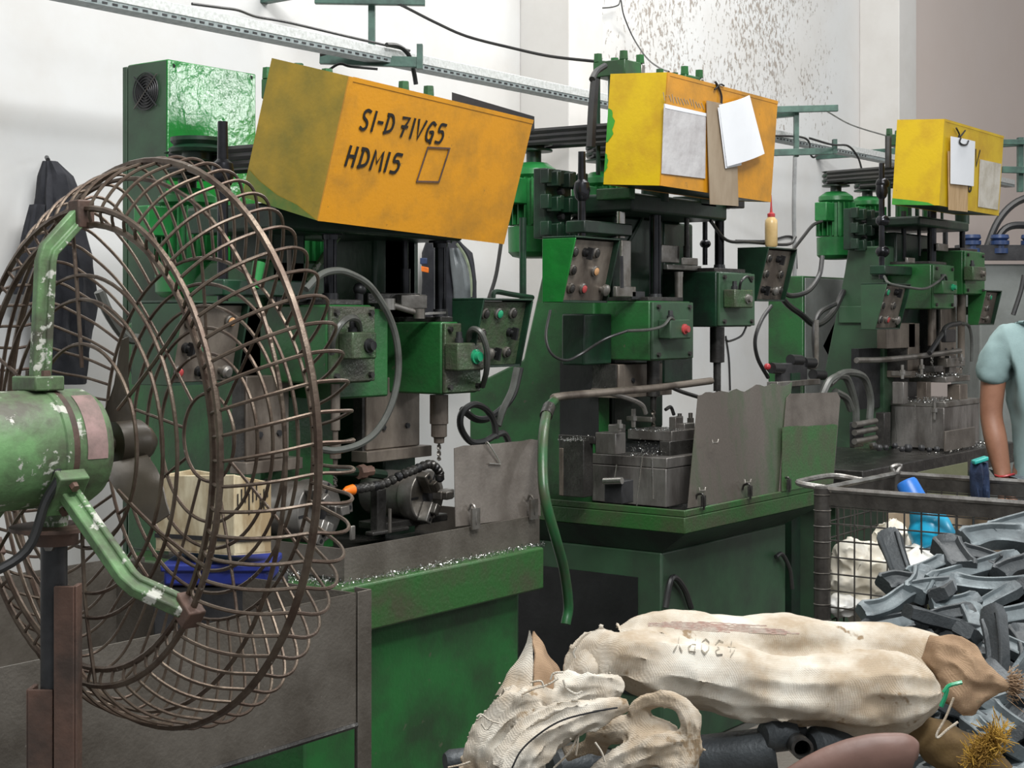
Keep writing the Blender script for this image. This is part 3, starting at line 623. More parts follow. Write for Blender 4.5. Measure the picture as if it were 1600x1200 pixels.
# coolant pipe with nozzles
g = G().tube([Yp(866, 626, 2.66), Yp(872, 620, 2.66), Yp(945, 613, 2.66), Yp(1025, 606, 2.66), Yp(1111, 595, 2.66)], .0125, 10, 6); cp = part('coolant_pipe', g, M['steel_brown'], m2)
part('coolant_nozzle', G().tube([Yp(948, 613, 2.66), Yp(980, 622, 2.66), Yp(1002, 632, 2.66), Yp(1009, 646, 2.66)], .008, 8), M['steel'], cp)
part('coolant_nozzle', G().tube([Yp(1044, 603, 2.66), Yp(1065, 612, 2.65), Yp(1090, 620, 2.64)], .007, 8), M['steel_dark'], cp)
part('coolant_nozzle', G().tube([Yp(1040, 640, 2.66), Yp(1048, 636, 2.66), Yp(1053, 648, 2.66)], .006, 8), M['rubber'], cp)
g = G().tube([Yp(866, 626, 2.66), Yp(856, 640, 2.6), Yp(849, 680, 2.52), Yp(848, 740, 2.47), Yp(853, 785, 2.45), Yp(868, 840, 2.45), Yp(881, 890, 2.48), Yp(888, 945, 2.5), Yp(884, 975, 2.5)], .0145, 10, 6); part('coolant_hose', g, M['hose_green'], m2)
part('hose_clamp', G().cyl(Yp(858, 636, 2.605), Yp(853, 650, 2.58), .019, n=12), M['steel_dark'], cp)

# === M3
X0 = fx(1310, 2.62); XR = 7.45
part('base', G().box(X0+.25, XR, 2.75, 3.3, 0, .7), M['green_dull'], m3)
zt = fz(712, 6.6, 2.56)
tb = part('table', G().box(X0+.1, XR+.1, 2.56, 3.3, zt-.1, zt), M['steel_dark'], m3, .005)
hA, bA = head(m3, 1402, 1459, 1491, 412, 483, 2.68, (1474, 1496, 438, 459), 'lens_green', 'green', 'green')
hB, bB = head(m3, 1464, 1508, 1539, 391, 460, 2.68, (1521, 1541, 416, 438), 'steel', 'green', 'green')
xc = 6.75
column(m3, xc, xc+.12, 1.78, 0, mt='green_dull')
column(m3, xc+.14, 7.3, 1.85, 0, zb=1.3, mt='green_dark')
part('column_rib', G().box(xc-.02, xc-.001, 2.9, 3.12, 1.42, 1.5), M['green_dull'], m3, .004)
part('crown', G().box(bA[0]-.02, bB[1]-.05, 2.74, 3.1, 1.87, 1.915), M['green_dark'], m3, .01)
slideway(m3, bA[0]+.0, bA[0]+.13, 1.2, 1.42, 2.8); slideway(m3, bB[0]+.0, bB[0]+.2, 1.2, 1.5, 2.8)
part('slide_block', pbox(G(), 1370, 1385, 1430, 505, 545, 2.8), M['steel_brown'], m3, .003)
part('slide_back', pbox(G(), 1330, 1342, 1440, 545, 640, 2.92), M['iron'], m3)
for px, prof, y in ((1456, [(483, 6.5), (540, 6.5), (541, 3.5), (556, 3)], 2.76), (1502, [(460, 7), (505, 7), (507, 5.5), (560, 5.5)], 2.76)):
    q, x = quill(m3, px, prof, y); drill_bit(m3, x, y, fz(prof[-1][0], x, y), fz(prof[-1][0]+18, x, y), .008)
for px, r, t, b, y in ((1456, 7, 325, 410, 2.78), (1503.5, 4.5, 350, 392, 2.78)):
    g = G(); vcyl(g, px, r, t, b, y); rd = part('splined_shaft', g, M['rod'], m3)
    x = fx(px, y); k = pxm(x, y); part('spindle_hub', G().lathe((x, y, fz(t, x, y)), UP, [(0, r*2.4*k), (.06, r*2.4*k)], 18), M['green_dark'], rd)
for a_ in ((1412, 4, 330, 405, 2.9), (1436, 3, 340, 400, 2.9), (1477, 4, 345, 395, 2.95)): g = G(); vcyl(g, *a_); part('guide_rod', g, M['iron'], m3)
part('clamp_block', pbox(G(), 1414, 1418, 1430, 402, 411, 2.74), M['steel'], m3, .003)
part('clamp_block', pbox(G(), 1462, 1466, 1482, 380, 392, 2.74), M['steel'], m3, .003)
control_box(m3, 1345, 1386, 1424, 444, 515, 2.66, [(.2, .15, 'g'), (.6, .15, 'k'), (.15, .47, 'b'), (.62, .47, 'b'), (.2, .8, 'b'), (.5, .8, 'r'), (.8, .8, 'm')], 'green_dull', 'steel_brown', lean=.45)
control_box(m3, 1512, 1541, 1566, 455, 508, 2.66, [(.5, .15, 'g'), (.5, .5, 'b'), (.4, .82, 'm')], 'green', 'steel_brown', lean=.45)
part('box_bracket', G().box(bB[1]-.02, fx(1550, 2.68), 2.75, 2.80, 1.46, 1.5), M['green_dark'], m3)
feed_rod(m3, 6.49, 2.80, 1.62, fz(255, 6.49, 2.8), xc)
for py in (287, 345, 393): p = Yp(1379, py, 2.8); part('rod_collar', G().ball(p, .032, sc=(1, 1, .9)), M['rod'], m3)
motor(m3, (6.96, 3.24), .09, 1.73, 2.06, 2.16, (bA[0]+.1, 2.85))
motor(m3, (7.33, 3.24), .09, 1.73, 2.06, 2.16, (bB[0]+.1, 2.85))
motor_mount(m3, 1333, 1362, 325, 390, 3.02)
c3, P3, a3, d3, u3 = cover_box(m3, Yp(1467, 321, 2.52), .75, .215, .375, radians(3.5), radians(.4), 'yellow', 'yellow')
g = G().add([P3(-.0012, .215, .0), P3(-.0012, .02, .0), P3(-.0012, .05, .012), P3(-.0012, .12, .02), P3(-.0012, .215, .028)], [(0, 1, 2, 3, 4)]); part('overspray', g, M['overspray'], c3)
fn3 = lambda i, k: P3(i, -.0016, k)
write(c3, '1V', (.335, .205), .075, .06, .03, .009, 'ink', fn3, -d3)
write(c3, '6', (.325, .085), .055, .05, .01, .009, 'ink', fn3, -d3)
cylinder_top(m3, 7.17, 2.98, 2.36, .13); cylinder_top(m3, 7.5, 2.98, 2.34, .12)
f3 = pf('drill_fixture', 1392, 1475, 1530, 637, 702, 2.64, root=m3)
F3 = lambda name, *a, mt='fixture': part(name, pbox(G(), *a), M[mt], f3, .003)
F3('fixture_plate', 1388, 1477, 1532, 628, 637, 2.636, mt='steel')
F3('fixture_post', 1394, 1412, 1419, 597, 632, 2.74)
F3('fixture_post', 1432, 1448, 1455, 597, 628, 2.74, mt='steel_brown')
F3('fixture_post', 1480, 1500, 1512, 601, 632, 2.66, mt='steel_brown')
F3('bridge_plate', 1420, 1478, 1516, 589, 598, 2.68, mt='steel')
F3('clamp_bar', 1392, 1414, 1424, 580, 588, 2.74, mt='steel')
F3('clamp_bar', 1434, 1460, 1474, 572, 582, 2.7, mt='steel_dark')
F3('clamp_bar', 1464, 1480, 1508, 560, 574, 2.7, mt='steel')
F3('clamp_post', 1476, 1484, 1494, 556, 590, 2.72)
F3('front_plate', 1474, 1478, 1524, 674, 706, 2.58, mt='sheet')
F3('side_block', 1368, 1382, 1392, 645, 700, 2.75, mt='steel_dark')
g = G()
for px, py, h in ((1410, 580, 20), (1440, 572, 22), (1460, 640, 26), (1502, 560, 14)): g = G(); vcyl(g, px, 2.5, py-h*.5, py+h*.6, 2.68, 8); vcyl(g, px, 4.5, py-2, py+4, 2.68, 6); part('stud', g, M['steel'], f3)
g = G()
for a, b in (((1399, 640), (1401, 690)), ((1430, 632), (1430, 655)), ((1456, 638), (1455, 690))): g.tube([Xp(a[0], a[1], fx(1477, 2.636)-.003), Xp(b[0], b[1], fx(1477, 2.636)-.003)], .003, 5, 1)
part('coolant_streak', g, M['steel_bright'], f3)
g = G()
for i in range(9):
    px = 1362+i*11+random.random()*8 if i < 6 else 1440+(i-6)*12; g.ball(Yp(px, 696+random.random()*7, 2.57), .013+.008*random.random(), 8, m=5)
part('swivel_joint', g, M['iron'], f3)
part('coolant_pipe', G().tube([Yp(1338, 563, 2.75), Yp(1380, 562, 2.74), Yp(1440, 556, 2.72), Yp(1500, 548, 2.7)], .0125, 8), M['steel'], m3)
# hydraulic unit on the left of the third table
hy = part('hydraulic_block', pbox(G(), 1327, 1335, 1350, 660, 700, 2.72), M['iron'], m3, .004)
g = G()
for py in (664, 676, 690): g.cyl(Yp(1335, py, 2.7), Yp(1368, py-6, 2.7), .013, n=10)
part('tie_bar', g, M['steel'], hy)
for pts in ([(1338, 660), (1336, 630), (1322, 590), (1300, 592), (1288, 610), (1278, 640)], [(1359, 655), (1360, 620), (1348, 588), (1318, 583), (1296, 600)], [(1330, 640), (1322, 622), (1305, 612)]):
    part('hose', G().tube([Yp(px, py, 2.74) for px, py in pts], .016, 8), M['hose_grey'], hy)
# ------------------------------------------------------------------ more parts of the nearest machine: chucks, nozzle, hoses
def chuck(root, px, py, rpx, y, nj=3, rot=0):
    c = Yp(px, py, y); r = rpx*pxm(c.x, y)
    ch = part('rotary_chuck', G().lathe(c, (0, 1, 0), [(0, r*.3), (0, r*.97), (.004, r), (.05, r), (.052, r*.9), (.2, r*.88)], 40, True), M['steel'], root, .002)
    part('chuck_bore', G().lathe(c-V((0, .001, 0)), (0, 1, 0), [(0, r*.3), (.02, r*.3)], 24), M['iron'], ch)
    for k in range(nj):
        a = rot+2*pi*k/nj; d = V((cos(a), 0, sin(a))); s = V((-sin(a), 0, cos(a)))
        j = part('chuck_jaw', G().obox(c+d*r*.66+V((0, -.017, 0)), d, (0, 1, 0), s, r*.4, .017, r*.17).obox(c+d*r*.5+V((0, -.042, 0)), d, (0, 1, 0), s, r*.2, .009, r*.15), M['steel'], ch, .003)
        for q in (.72, .92): part('screw_hole', G().cyl(c+d*r*q+V((0, -.0352, 0)), c+d*r*q+V((0, -.03, 0)), r*.07, n=10), M['black'], ch)
        e = a+pi/nj; part('slot', G().obox(c+V((cos(e), 0, sin(e)))*r*.75+V((0, -.0005, 0)), (cos(e), 0, sin(e)), (0, 1, 0), (-sin(e), 0, cos(e)), r*.2, .001, r*.045), M['black'], ch)
    return ch
chuck(m1, 500, 800, 50, 2.7, 3, radians(5)); chuck(m1, 668, 775, 41, 2.72, 3, radians(2))
def pm(name, *a, mt='steel_dark', root=m1, bev=.003): return part(name, pbox(G(), *a), M[mt], root, bev)
pm('chuck_housing', 600, 628, 668, 735, 815, 2.93); pm('chuck_housing', 430, 455, 520, 742, 840, 2.91)
pm('tailstock', 578, 590, 604, 765, 832, 2.68); pm('tailstock_foot', 570, 583, 640, 832, 838, 2.66)
pm('index_pin', 545, 549, 556, 822, 845, 2.6, mt='steel'); pm('bed_plate', 560, 600, 700, 818, 830, 2.75)
g = G(); vcyl(g, 609, 3, 795, 832, 2.66, 8); part('stud', g, M['steel'], m1)
rz = [Yp(px, py, 2.64) for px, py in ((552, 765), (575, 761), (600, 756), (628, 742), (650, 733), (672, 725), (685, 735), (687, 745))]
sp_ = spline(rz, 3)
nz = part('segmented_hose', G().lathe(sp_[0], sp_[1]-sp_[0], [(0, .01), (.012, .013)], 10), M['black'], m1)
for i, p in enumerate(sp_[:-1]):
    part('hose_segment', G().lathe(p, sp_[i+1]-p, [(0, .007), (.006, .0125), (.014, .0125), (.02, .006)], 10), M['steel_dark' if i % 4 else 'black'], nz)
part('nozzle_tip', G().lathe(sp_[0]+(sp_[0]-sp_[1])*.1, sp_[0]-sp_[1], [(0, .014), (.02, .012), (.034, .005)], 12), M['orange_plastic'], nz)
part('coolant_pipe', G().tube([Yp(520, 735, 2.7), Yp(550, 737, 2.7), Yp(568, 738, 2.7), Yp(600, 742, 2.72)], .013, 8), M['green_dark'], m1)
part('pipe_fitting', G().lathe(Yp(560, 738, 2.69), (1, 0, 0), [(0, .018), (.02, .02), (.024, .014), (.05, .014)], 8), M['rust'], m1)
def hose(root, name, pts, r, mt, n=8, k=6): return part(name, G().tube(pts, r, n, k), M[mt], root)
hose(m1, 'hose', [Yp(px, py, 2.56) for px, py in ((478, 452), (500, 430), (524, 423), (548, 428), (578, 447), (606, 490), (620, 535), (622, 585), (611, 634), (590, 672), (562, 694), (526, 704), (500, 702))], .0088, 'hose_grey')
cf = [Yp(518, 552, 2.62), Yp(520, 530, 2.6), Yp(531, 508, 2.59), Yp(545, 497, 2.6), Yp(558, 500, 2.61), Yp(562, 516, 2.635)]
hose(m1, 'conduit', cf, .0085, 'hose_grey')
for p in spline(cf, 7)[::1]: pass
hose(m1, 'conduit', [Yp(733, 532, 2.635), Yp(734, 519, 2.62), Yp(742, 514, 2.6), Yp(753, 523, 2.58), Yp(761, 550, 2.58), Yp(760, 580, 2.6), Yp(754, 603, 2.65)], .0085, 'hose_grey')
hose(m1, 'cable', [Yp(px, py, 2.85) for px, py in ((813, 575), (800, 620), (770, 650), (745, 655), (722, 640))], .011, 'rubber')
hose(m1, 'cable', [Yp(px, py, 2.83) for px, py in ((808, 575), (800, 610), (786, 640), (778, 665))], .011, 'hose_grey')
hose(m1, 'cable', [Yp(px, py, 2.8) for px, py in ((775, 685), (772, 660), (760, 640), (740, 632), (722, 645), (720, 668), (735, 690), (756, 690), (775, 680), (790, 680), (800, 720), (800, 790))], .010, 'rubber')
hose(m1, 'cable', [Yp(px, py, 2.9) for px, py in ((783, 380), (775, 430), (764, 466))], .006, 'rubber')
hose(m1, 'cable', [Yp(px, py, 2.8) for px, py in ((770, 466), (774, 456), (800, 460), (832, 465))], .008, 'green_dark')
hose(m1, 'pipe', [Yp(px, py, 2.9) for px, py in ((478, 440), (510, 395), (535, 360))], .009, 'green_pale')
part('lever', G().cyl(Yp(397, 450, 2.7), Yp(405, 410, 2.7), .013, .016, 10), M['green_pump'], m1)
hose(m1, 'control_arm', [V((2.3, 2.8, 1.33)), V((2.5, 2.85, 1.33)), V((2.75, 3.0, 1.33))], .02, 'green_dark')
hose(m1, 'hose', [Yp(px, py, 2.7) for px, py in ((155, 455), (170, 490), (195, 525), (216, 530))], .012, 'hose_grey')
# second machine cables
hose(m2, 'cable', [Yp(1053, 500, 2.635), Yp(1047, 497, 2.63), Yp(1036, 509, 2.63), Yp(1015, 515, 2.62), Yp(980, 517, 2.6)], .005, 'hose_grey')
hose(m2, 'cable', [Yp(980, 517, 2.6), Yp(945, 530, 2.64), Yp(910, 552, 2.7), Yp(885, 563, 2.72), Yp(862, 553, 2.72), Yp(853, 525, 2.74), Yp(860, 485, 2.76)], .0045, 'rubber')
hose(m2, 'cable', [Yp(1155, 456, 2.64), Yp(1158, 440, 2.62), Yp(1168, 432, 2.62), Yp(1174, 440, 2.64)], .005, 'rubber')
hose(m2, 'cable', [Yp(925, 124, 2.9), Yp(932, 112, 2.92), Yp(945, 103, 2.94)], .011, 'rubber')
hose(m2, 'cable', [Yp(923, 230, 2.9), Yp(926, 170, 2.9), Yp(930, 124, 2.9)], .016, 'rubber')
hose(m2, 'cable', [Yp(px, py, 2.75) for px, py in ((1110, 345), (1135, 375), (1170, 378), (1230, 382), (1243, 370))], .006, 'rubber')
hose(m2, 'cable', [Yp(px, py, 2.7) for px, py in ((1166, 511), (1158, 525), (1140, 533), (1134, 531))], .004, 'rubber')
hose(m2, 'pipe', [Yp(px, py, 2.9) for px, py in ((980, 380), (1000, 345), (1012, 318))], .009, 'green_dark')
hose(m2, 'belt_shaft', [Yp(972, 450, 2.72), Yp(971, 400, 2.72)], .006, 'iron')
hose(m3, 'cable', [Yp(1480, 440, 2.66), Yp(1476, 430, 2.64), Yp(1466, 440, 2.64), Yp(1445, 451, 2.63), Yp(1420, 449, 2.63), Yp(1390, 443, 2.66), Yp(1382, 432, 2.72)], .006, 'hose_grey')
hose(m3, 'cable', [Yp(1388, 213, 2.9), Yp(1388, 235, 2.9), Yp(1388, 262, 2.9)], .016, 'rubber')
hose(m3, 'cable', [Yp(px, py, 2.95) for px, py in ((1285, 400), (1280, 430), (1262, 455), (1235, 462), (1215, 450))], .011, 'rubber')
hose(m3, 'cable', [Yp(px, py, 3.1) for px, py in ((1205, 440), (1228, 473), (1250, 490), (1275, 508), (1300, 490), (1318, 455))], .014, 'rubber')
hose(m3, 'cable', [Yp(px, py, 3.05) for px, py in ((1275, 570), (1272, 520), (1280, 490), (1305, 475))], .012, 'rubber')
hose(m3, 'cable', [Yp(px, py, 2.74) for px, py in ((1505, 505), (1514, 510), (1518, 530), (1518, 565))], .008, 'hose_grey')
hose(m3, 'cable', [Yp(px, py, 2.7) for px, py in ((1452, 552), (1470, 525), (1480, 510), (1500, 505))], .012, 'rubber')
part('solenoid', pbox(G(), 1470, 1478, 1494, 515, 535, 2.68), M['black'], m3, .004)
hose(m2, 'cable', [Yp(px, py, 2.6) for px, py in ((1040, 950), (1050, 903), (1068, 918), (1080, 950))], .01, 'rubber')
hose(m2, 'cable', [Yp(px, py, 2.6) for px, py in ((1212, 870), (1222, 866), (1234, 890), (1238, 920))], .008, 'rubber')

# ------------------------------------------------------------------ loose things on and around the machines
def sheet(pts, th, nrm=None, sub=10, jag=0.0, bend=0.0):     # thin bent plate over a 4-corner outline: bl, br, tr, tl
    bl, br, tr, tl = [V(p) for p in pts]; nrm = V(nrm) if nrm is not None else (br-bl).cross(tl-bl).normalized()
    g = G(); n = sub; A, B = [], []
    rows = []
    for j in range(n+1):
        for s in (0, 1):
            pass
    top, bot = [], []
    for i in range(n+1):
        u = i/n; p0 = bl.lerp(br, u); p1 = tl.lerp(tr, u); w = nrm*(bend*sin(pi*u))
        e = UP*(jag*noise.noise(V((u*9, 3.1, jag*77))))
        rows.append((p0+w, p1+w+e))
    v = []
    for off in (0, th):
        for a, b in rows: v += [a+nrm*off, (a+b)/2+nrm*(off+bend*.0), b+nrm*off]
    N = 3*(n+1); f = []
    for i in range(n):
        for k in range(2):
            a = 3*i+k; f.append((a, a+3, a+4, a+1)); a += N; f.append((a+1, a+4, a+3, a))
        f.append((3*i, N+3*i, N+3*i+3, 3*i+3)); f.append((3*i+2, 3*i+5, N+3*i+5, N+3*i+2))
    f.append((0, 1, N+1, N)); f.append((1, 2, N+2, N+1)); e = 3*n; f.append((e, N+e, N+e+1, e+1)); f.append((e+1, N+e+1, N+e+2, e+2))
    return g.add(v, f)
y = 2.535
sg = solo('splash_guard', 'square grey sheet-metal guard standing in the trough of the nearest machine', 'guard', sheet([Yp(711, 823, 2.53), Yp(844, 806, 2.53), Yp(841, 686, 2.56), Yp(709, 700, 2.56)], .002, jag=.006), M['sheet'])
solo('wire_hook', 'thin bent wire hook hung over the square grey guard', 'hook', G().tube([Yp(757, 700, 2.565), Yp(760, 692, 2.555), Yp(764, 694, 2.548), Yp(781, 722, 2.545), Yp(780, 725, 2.545), Yp(764, 724, 2.545)], .0022, 6, 3), M['steel_bright'])
g2 = sheet([Yp(1074, 794, 2.512), Yp(1219, 772, 2.512), Yp(1237, 600, 2.56), Yp(1090, 614, 2.56)], .002, jag=.02, bend=-.012, sub=24)
sg2 = solo('splash_guard', 'tall dented brown steel guard leaning on the front rim of the middle machine', 'guard', g2, M['sheet_green'])
for px, py in ((1117, 690), (1097, 765), (1168, 752)): part('hook_tab', G().tube([Yp(px-5, py-3, 2.508), Yp(px-4, py+2, 2.5), Yp(px+4, py+2, 2.5), Yp(px+5, py-3, 2.508)], .003, 6, 1), M['steel'], sg2)
c_ = [(1217, 772), (1302, 757), (1313, 622), (1308, 613), (1235, 615), (1229, 622)]
pl_ = [Yp(px, py, 2.502 if py > 700 else 2.55) for px, py in c_]
sg3 = solo('splash_guard', 'round-cornered steel guard painted green below, right of the tall brown one', 'guard', G().prism(pl_, (0, .002, 0)), M['sheet'])
lo = [Yp(px, py, 2.4995 if py > 700 else 2.532) for px, py in ((1221, 768), (1301, 755), (1308, 663), (1222, 668))]
part('green_lower_sheet', sheet([lo[0], lo[1], lo[2], lo[3]], .002, jag=.006, sub=16), M['green_table'], sg3)
for i, (px, py) in enumerate(((1097, 787), (1170, 771), (1231, 760))):
    p = Yp(px, py, 2.495)
    part('clip', G().tube([p+V((0, .025, .01)), p+V((0, .018, .028)), p+V((0, -.002, .03)), p+V((0, -.008, .012)), p+V((0, -.006, -.02))], .004, 6).obox(p+V((0, -.005, .008)), (1, 0, 0), (0, 1, 0), UP, .014, .002, .018), M['steel_dark'], m2)
w0 = Yp(606, 477, 2.72); w1 = Yp(655, 492, 2.68); dv = (w1-w0).normalized()
wr = G().cyl(w0+V((0, 0, .004)), w1+V((0, 0, .004)), .009, .008, 10)
wr.lathe(w0+V((0, 0, -.012)), UP, [(0, .02), (.03, .02)], 14); wr.lathe(w1+V((0, 0, -.01)), UP, [(0, .016), (.026, .016)], 12)
solo('wrench', 'short steel handle wrench lying on the right head of the nearest machine', 'tool', wr, M['steel'])
solo('flat_file', 'flat steel bar lying on the right head of the nearest machine', 'tool', G().obox(Yp(672, 492, 2.7)+V((0, 0, .004)), (Yp(690, 490, 2.7)-Yp(640, 493, 2.72)).normalized(), (0, 0, 1), (Yp(690, 490, 2.7)-Yp(640, 493, 2.72)).normalized().cross(UP), .05, .003, .009), M['steel_bright'])
# cream can on a blue crate
x0, y0 = fx(366, 2.6), 2.6
x0 = 2.16
cr = thing('blue_crate', 'shallow blue plastic crate under the cut-open cream can', 'crate', (2.1, 2.62, .64))
def can_pt(px, py, k): return D(px, py, k)
part('crate_wall', G().obox(D(348, 891, 3.32), RIGHT, AWAY, UP, .11, .08, .02), M['blue_crate'], cr, .006)
part('crate_rim', G().obox(D(348, 878, 3.32), RIGHT, AWAY, UP, .116, .086, .008), M['blue_crate'], cr, .004)
solo('steel_box', 'dark steel box inside the chip bin, under the shallow blue crate', 'box', G().obox(D(348, 950, 3.34)+V((0, 0, -.03)), RIGHT, AWAY, UP, .13, .09, .092), M['iron'], bev=.004)
cn = thing('cream_can', 'dirty cream plastic can with its top cut off, seen through the fan cage', 'can', D(340, 866, 3.26))
A, B, Cc, Dd = D(243, 860, 3.3), D(366, 868, 3.19), D(424, 864, 3.3), D(300, 852, 3.42)
Zt = .175
def can_wall(p, q, zt0, zt1, mt='cream', name='can_wall', th=.005):
    n = (q-p).cross(UP).normalized(); return part(name, G().prism([p, q, q+UP*zt1, p+UP*zt0], n*-th), M[mt], cn, .002)
h1, h2, h3, h4 = .160, .168, .152, .170
can_wall(A, B, h1, h2); can_wall(B, Cc, h2, h3); can_wall(Cc, Dd, h3, h4); can_wall(Dd, A, h4, h1)
part('can_floor', G().prism([A, B, Cc, Dd], UP*.004), M['cream'], cn)
b_ = .028; g = G()
for p, q in ((A, B), (B, Cc)):
    n = (q-p).cross(UP).normalized(); g.prism([p+UP*b_+n*.003, q+UP*b_+n*.003, q+UP*(b_+.009)+n*.003, p+UP*(b_+.009)+n*.003], n*-.004)
part('dark_strap', g, M['black'], cn)
n = (Cc-B).cross(UP).normalized()
for i in range(9):
    u = .08+i*.1; p = B.lerp(Cc, u)+n*.0012+UP*(.105+.01*((i*7) % 3)); part('ink_streak', G().ribbon([p+UP*.022, p-UP*(.004+.016*((i*5) % 4)/3)], .0035, .0006, n), M['ink'], cn, smooth=0)

# steel chip bin on legs, left of the nearest machine
bx1, by0, bz0, bz1 = 2.262, 2.085, .635, .90
cb = thing('chip_bin', 'long dull steel chip bin on angle legs behind the fan post', 'bin', (1.8, 2.4, 0))
t = .004; bx0, by1 = .95, 2.82
part('bin_front', G().box(bx0, bx1, by0, by0+t, bz0, bz1), M['bin'], cb)
part('bin_end', G().box(bx1-t, bx1, by0+t, by1, bz0, bz1), M['bin'], cb)
part('bin_back', G().box(bx0, bx1, by1, by1+t, bz0, bz1), M['bin'], cb)
part('bin_floor', G().box(bx0, bx1-t, by0+t, by1, bz0, bz0+t), M['bin'], cb)
part('bin_end', G().box(bx0, bx0+t, by0+t, by1, bz0, bz1), M['bin'], cb)
for x, y in ((bx1+.002, by0), (bx0-.045, by0), (bx1+.002, by1-.04)):
    part('leg', G().box(x, x+.04, y-.004, y, 0, bz1+.002).box(x+.036, x+.04, y, y+.04, 0, bz1+.002), M['bin'], cb, .001)
g = G().tube([V((bx0, by0-.001, bz0+.002)), V((bx1, by0-.001, bz0+.002))], .006, 6, 1); part('weld_bead', g, M['steel_dark'], cb)

# ------------------------------------------------------------------ pedestal fan
AX = (RIGHT*.702+AWAY*.712).normalized(); E2 = (RIGHT*.712-AWAY*.702).normalized()
CF = D(230, 690, 2.03); CR = CF-AX*.0937
base = V((CR-AX*.041).to_tuple()); base.z = 0
fan = thing('pedestal_fan', 'big pedestal fan with chipped pale green motor and rusty wire cage, nearest at left', 'fan', base)
def FP(r, a, phi): return CR+AX*a+(E2*cos(phi)+UP*sin(phi))*r
def ring(name, r, a, w, mt='wire', n=72): return part(name, G().tube([FP(r, a, 2*pi*i/n) for i in range(n)], w, 6, 1, closed=True), M[mt], fan)
ring('guard_ring', .303, 0, .0042); ring('guard_ring', .283, .004, .0042)
for r, a in ((.218, -.002), (.187, -.002), (.13, -.002)): ring('guard_ring', r, a, .0026)
ring('guard_ring', .06, .19, .0026)
ring('outer_ring', .370, .0886, .0052); ring('outer_ring', .345, .06, .003)
for r, a in ((.245, .178), (.21, .182), (.18, .184), (.15, .187), (.115, .188)): ring('guard_ring', r, a, .0026)
path = [(.283, .004, 0), (.303, 0, 0), (.333, .022, 1), (.354, .052, 2), (.368, .09, 3), (.377, .117, 3), (.37, .14, 3), (.345, .157, 3), (.30, .17, 2), (.245, .178, 1)]
w_ = part('guard_wire', G().tube([FP(r, a, radians(p)) for r, a, p in path], .0023, 6, 4), M['wire'], fan)
w_.data.transform(Matrix.Translation(-(CR-base))); w_.location = CR-base; w_.rotation_mode = 'QUATERNION'
NW = 66
from mathutils import Quaternion
for i in range(1, NW):
    o = w_.copy(); C.objects.link(o); o.rotation_quaternion = Quaternion(AX, -2*pi*i/NW)
for k in range(9):
    p = radians(10+40*k); part('guard_spoke', G().tube([FP(.245, .178, p), FP(.18, .184, p), FP(.06, .19, p)], .0023, 6, 2), M['wire'], fan)
for k in range(6):
    p = radians(30+60*k); part('guard_spoke', G().tube([FP(.1, -.002, p), FP(.2, -.003, p+.05), FP(.303, 0, p+.1)], .0026, 6, 2), M['wire'], fan)
# motor
mt_ = part('motor', G().lathe(CR-AX*.30, AX, [(0, .045), (.012, .066), (.03, .0735), (.235, .0735), (.237, .0755), (.245, .0755), (.247, .0735), (.292, .0735), (.305, .066), (.311, .05)], 40), M['green_pale'], fan)
part('motor_band', G().lathe(CR-AX*.058, AX, [(0, .0742), (.006, .0755), (.012, .0742)], 40, False, False), M['rust'], mt_)
g = G(); R1 = []
for a in (-.036, -.008): R1.append([FP(.0743, a, radians(q)) for q in range(-8, 66, 6)])
n = len(R1[0]); g.add(R1[0]+R1[1], [(j, j+1, n+j+1, n+j) for j in range(n-1)]); part('rating_label', g, M['pink_label'], mt_)
part('shaft', G().lathe(CR+AX*.01, AX, [(0, .012), (.03, .012), (.032, .03), (.07, .03), (.085, .02), (.095, .008)], 24), M['blade'], fan)
for k in range(3):
    a0 = radians(200+120*k); R = []
    for i in range(7):
        r = .03+.11*i/6; wd = .16*(.5+.5*sin(pi*min(1, .25+i/7))); L0 = [FP(r, .045+.03*s*(1-i/9), a0+s*wd*(.12/max(r, .08))) for s in (-1, -.4, .3, 1)]
        R.append(L0+[p+AX*.002 for p in reversed(L0)])
    part('fan_blade', G().rings(R), M['blade'], fan)
def bar(name, pts, w, th, side, mt, parent):
    P = [V(p) for p in pts]; g = G(); R = []; side = V(side).normalized()
    for i, p in enumerate(P):
        tg = (P[min(i+1, len(P)-1)]-P[max(i-1, 0)]).normalized(); u = tg.cross(side).normalized()
        R.append([p-side*w-u*th, p+side*w-u*th, p+side*w-u*th*.2, p+side*w*.55-u*th*.2, p+side*w*.55+u*th, p-side*w*.55+u*th, p-side*w*.55-u*th*.2, p-side*w-u*th*.2])
    return part(name, g.rings(R), M[mt], parent, .002)
for phi in (91, -37, 213):
    p = radians(phi); tang = -E2*sin(p)+UP*cos(p)
    b = bar('guard_arm', [FP(.07, -.062, p), FP(.1, -.06, p), FP(.235, -.052, p), FP(.25, -.047, p), FP(.294, -.004, p)], .0125, .011, tang, 'green_pale', fan)
    part('arm_foot', G().obox(FP(.082, -.062, p), AX, tang, (FP(1, 0, p)-FP(0, 0, p)), .02, .03, .009), M['green_pale'], b, .002)
    part('ring_clamp', G().obox(FP(.296, .0, p), AX, tang, (FP(1, 0, p)-FP(0, 0, p)), .012, .013, .018), M['rust'], b, .002)
    for s in (-1, 1): part('bolt', G().bolt(FP(.09, -.062, p)+tang*.02*s, FP(1, 0, p)-FP(0, 0, p), .006, .008), M['rust'], b)
pb = CR-AX*.041
part('motor_mount', G().lathe(V((pb.x, pb.y, pb.z-.098)), UP, [(0, .017), (.028, .019), (.03, .03), (.045, .034)], 16), M['green_pale'], fan)
